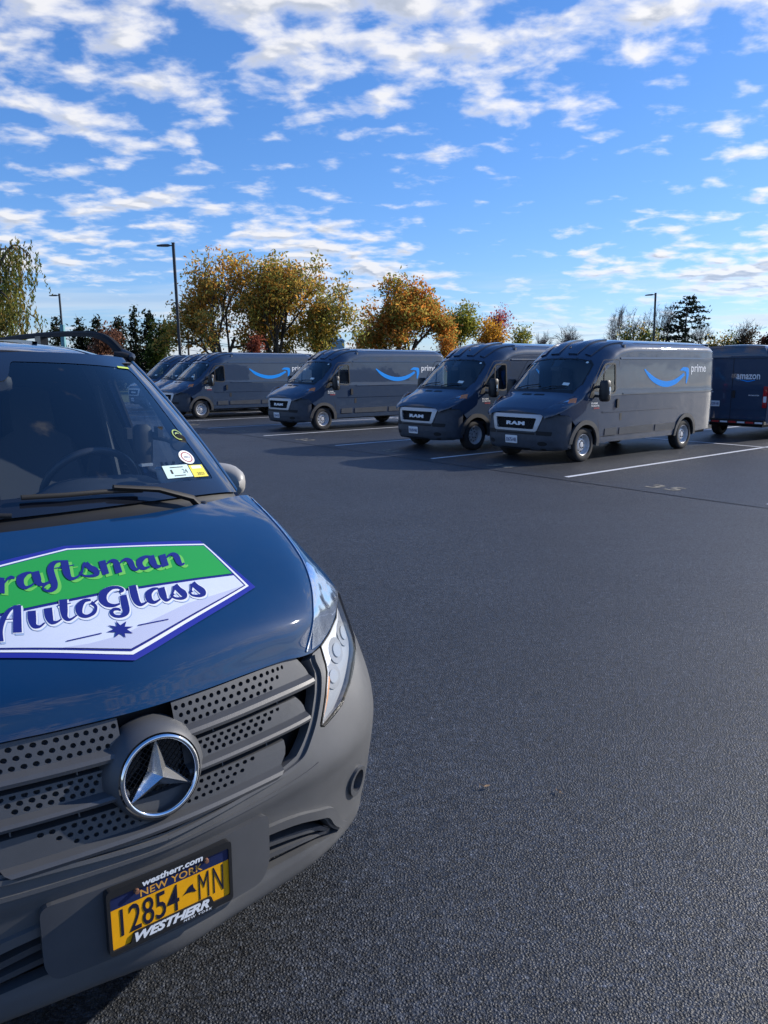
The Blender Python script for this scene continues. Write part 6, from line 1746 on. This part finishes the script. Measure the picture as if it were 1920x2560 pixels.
# utility poles with wires
M_WOOD = mat('weathered pole wood', (.10, .08, .065), .9, var=.3, vscale=3)
tops = []
for (u, v, Y, lab) in ((470, 846, 96, 'thin utility pole under the golden tree'), (-160, 800, 80, 'utility pole hidden past the willow carrying the wires'), (900, 866, 120, 'utility pole lost behind the rust orange tree')):
    p = at(u, v, Y); o = thing('utility_pole', lab, 'utility pole', (p.x, Y, -.2), 0, 'utility poles')
    MB().tube([(0, 0, 0), (0, 0, p.z + .2)], [.15, .11], 8).build('pole', M_WOOD, o, 50)
    MB().box((-1.1, -.06, p.z - .3), (1.1, .06, p.z - .16)).build('cross_arm', M_WOOD, o)
    tops.append(Vector((p.x, Y, p.z - .15)))
for a, b in ((tops[1], tops[0]), (tops[0], tops[2])):
    for dz, dx in ((.05, -.9), (.05, .9), (-1.2, 0)):
        A, B = a + Vector((dx, 0, dz)), b + Vector((dx, 0, dz)); pts = []
        for i in range(17):
            t = i / 16; q = A.lerp(B, t); pts.append((q.x, q.y, q.z - 4 * .9 * t * (1 - t)))
        w = MB().tube(pts, .022, 4).build('overhead_wire', M_BLACK)
        side_ = 'by the willow and evergreens' if a is tops[1] else 'behind the golden trees'
        tag(w, ('lower overhead cable ' if dz < 0 else ('nearer upper overhead wire ' if dx < 0 else 'farther upper overhead wire ')) + side_, 'wire', 'overhead wires')
# pale blue sheet metal hut behind the clump, teal cabinet by the small lamp post
def hut(name, label, u0, u1, v, Y, col, D=.9, ov=.1):
    a, b = at(u0, v, Y), at(u1, v, Y); w = b.x - a.x; h = a.z + .2
    o = thing(name, label, 'building', ((a.x + b.x) / 2, Y, -.2), 0)
    m = mat(name + ' sheet', col, .5, var=.08, vscale=2)
    MB().box((-w / 2, -D, 0), (w / 2, D, h - ov * 2.5)).build('wall', m, o)
    a1, b1, d1, d2, hh = w / 2 + ov, w / 2 - ov * 2.5, D + ov, D - ov * 1.5, h - ov * 2.5
    MB().add([(-a1, -d1, hh), (a1, -d1, hh), (a1, d1, hh), (-a1, d1, hh), (-b1, -d2, h), (b1, -d2, h), (b1, d2, h), (-b1, d2, h)],
             [(0, 1, 5, 4), (1, 2, 6, 5), (2, 3, 7, 6), (3, 0, 4, 7), (4, 5, 6, 7), (3, 2, 1, 0)]).build('roof', m, o)
    n = max(2, int(w / .5))
    for i in range(1, n):
        x = -w / 2 + w * i / n
        MB().box((x - .025, -D - .03, 0.01), (x + .025, -D, h - ov * 2.6)).build('wall_rib', m, o)
    return o
hut('metal_hut', 'pale blue metal hut showing above the van roofs behind the thin tree', 821, 862, 847, 90, (.30, .48, .60))
hut('metal_cabinet', 'small teal cabinet at the foot of the far lamp post', 151, 160, 812, 64, (.16, .36, .40), .16, .012)

# ------------------------------------------------------------------ things in the blue van's cabin
Rm = Matrix.Rotation(PSI, 4, 'Z'); Tm = Matrix.Translation((MX[0], MX[1], .12))
MM = Tm @ Rm
def cabin(name, label, cat, p, rz=0):
    w = MM @ Vector(p)
    return thing(name, label, cat, tuple(w), PSI + rz)
# white bowl with keys on the dashboard
bw = cabin('bowl', 'white paper cup bowl holding keys on the dashboard corner', 'bowl', (.60, 1.20, 1.326))
MB().lathe([(.0, .0005), (.0, .050), (.004, .052), (.070, .066), (.074, .069), (.072, .064), (.010, .048), (.008, .0005)], 28, 'z').build('bowl_wall', mat('bowl white', (.70, .72, .74), .5), bw, 40)
kk = MB()
for i in range(5):
    a = i * 1.3; kk.tube([(.03 * cos(a), .03 * sin(a), .05), (.045 * cos(a + .5), .045 * sin(a + .5), .085 + .006 * i)], .006, 5)
kk.build('keys', M_BLACK, bw)['kind'] = 'stuff'
# phone holder on a sucker
ph = cabin('phone_holder', 'black phone holder on a jointed arm stuck to the windshield', 'phone holder', (.50, 1.235, 1.475))
q0 = Vector(wsf(2.66, .34)) - Vector((.50, 1.235, 1.475))
MB().tube([(0, .02, .045), (.03, .0, .05), tuple(q0.lerp(Vector((.02, 0, .04)), .45)), tuple(q0 + Vector((0, .02, -.015)))], [.010, .012, .010, .013], 8).build('arm', M_RUBBER, ph, 60)
MB().lathe([(-.012, .0005), (-.012, .030), (.0, .034), (.006, .030), (.006, .0005)], 20, 'y', tuple(q0 + Vector((0, .015, -.012)))).build('sucker', M_RUBBER, ph, 50)
rows = []
for z, w in ((-.055, .020), (-.05, .030), (.0, .034), (.06, .036), (.085, .030), (.095, .018)):
    rows.append([(-w, -.012, z), (-w * .6, -.020, z), (w * .6, -.020, z), (w, -.012, z), (w, .012, z), (-w, .012, z), (-w, -.012, z)])
m = MB().grid(rows); m.add(rows[0][:-1], [tuple(range(6))]); m.add(rows[-1][:-1], [tuple(range(6))]); m.build('cradle', M_RUBBER, ph, 50)
for sx in (-1, 1):
    MB().tube([(sx * .030, -.005, .06), (sx * .055, -.005, .06)], .006, 6).build('clamp_arm', M_RUBBER, ph)
    MB().box((sx * .06 - .010, -.030, .045), (sx * .06 + .010, .006, .085)).build('clamp_jaw', M_RUBBER, ph)
MB().box((-.022, -.032, -.062), (.022, .0, -.052)).build('foot_shelf', mat('holder foot', (.45, .47, .5), .4), ph)
# papers and pens on the dashboard
pn = cabin('pen', 'dark blue ballpoint pen lying across the dashboard papers', 'pen', (-.02, 1.00, 1.334), radians(-20))
MB().tube([(-.07, 0, .012), (.06, 0, .006)], .0048, 8).build('barrel', mat('pen blue', (.02, .03, .12), .3), pn, 60)
MB().tube([(.06, 0, .006), (.075, 0, .005)], [.0046, .001], 8).build('tip', M_CHROME, pn, 60)
MB().box((-.066, -.002, .016), (-.03, .002, .020)).build('clip', M_CHROME, pn)
nb = cabin('notepad', 'notepad with green cover lying on the dashboard by the pen', 'notepad', (-.10, 1.04, 1.328), radians(15))
MB().box((-.07, -.05, 0), (.07, .05, .010)).build('pages', M_WHITE, nb); MB().box((-.071, -.051, .010), (.071, .051, .012)).build('cover', M_GREEN, nb)
# stickers on the windscreen
ins = wrect('inspection_sticker', 1.80, .105, 2.38, .178, mat('sticker mint', (.55, .72, .70), .5))
yl = wrect('inspection_sticker', 2.40, .100, 2.84, .172, mat('sticker yellow', (.72, .62, .06), .5))
for c, t, w, h_ in ((2.09, .162, .30, .005), (2.09, .114, .26, .005)):
    wrect('sticker_print', c - w / 2, t, c + w / 2, t + h_, M_GAP, .0040)
lay_text('sticker_print', '1', wsf, (1.92, .128, 1.96, .152), M_GAP, wsn, .0040)
lay_text('sticker_print', '24', wsf, (2.18, .128, 2.30, .152), M_GAP, wsn, .0040)
lay_text('sticker_print', '2023', wsf, (2.52, .110, 2.74, .126), M_GAP, wsn, .0040)
wrect('sticker_print', 2.46, .150, 2.76, .166, M_WHITE, .0040)
def disc(name, c, t, rc, rt, m, d, hole=0):
    o = [(c + rc * cos(2 * pi * i / 24), t + rt * sin(2 * pi * i / 24)) for i in range(24)]
    hs = [[(c + rc * hole * cos(2 * pi * i / 24), t + rt * hole * sin(2 * pi * i / 24)) for i in range(24)]] if hole else []
    return patch(name, o, wsf, m, wsn, hs, .2, d, 0, .2)
disc('round_sticker', 2.50, .222, .21, .042, M_WHITE, .0035)
disc('sticker_print', 2.50, .222, .16, .032, mat('sticker red', (.35, .10, .08), .5), .0040, .80)
lay_text('sticker_print', '2022', wsf, (2.41, .216, 2.59, .229), M_GAP, wsn, .0040)
disc('sucker_ring', 2.68, .37, .17, .036, mat('sucker green', (.34, .44, .12), .4), .0035, .80)
disc('sucker_ring', 2.68, .37, .08, .016, mat('sucker green', (.34, .44, .12), .4), .0035, .5)
wrect('tint_label', 2.49, .886, 2.95, .902, mat('label lime', (.45, .58, .10), .5), .0040)
# leaves on the asphalt
def leaf_at(u, v, s, rz, lab):
    p = at(u, v, 1.0); d = (p - Vector((0, 0, CAM_H))); t = (.12 - CAM_H) / d.z; q = d * t
    fallen_leaf((q.x, q.y, ground_z(q.y)), rz, s, lab)
leaf_at(1218, 1971, .035, .4, 'curled pale leaf nearer the bumper')
leaf_at(1395, 1982, .030, 2.2, 'curled tan leaf farther out on the asphalt')
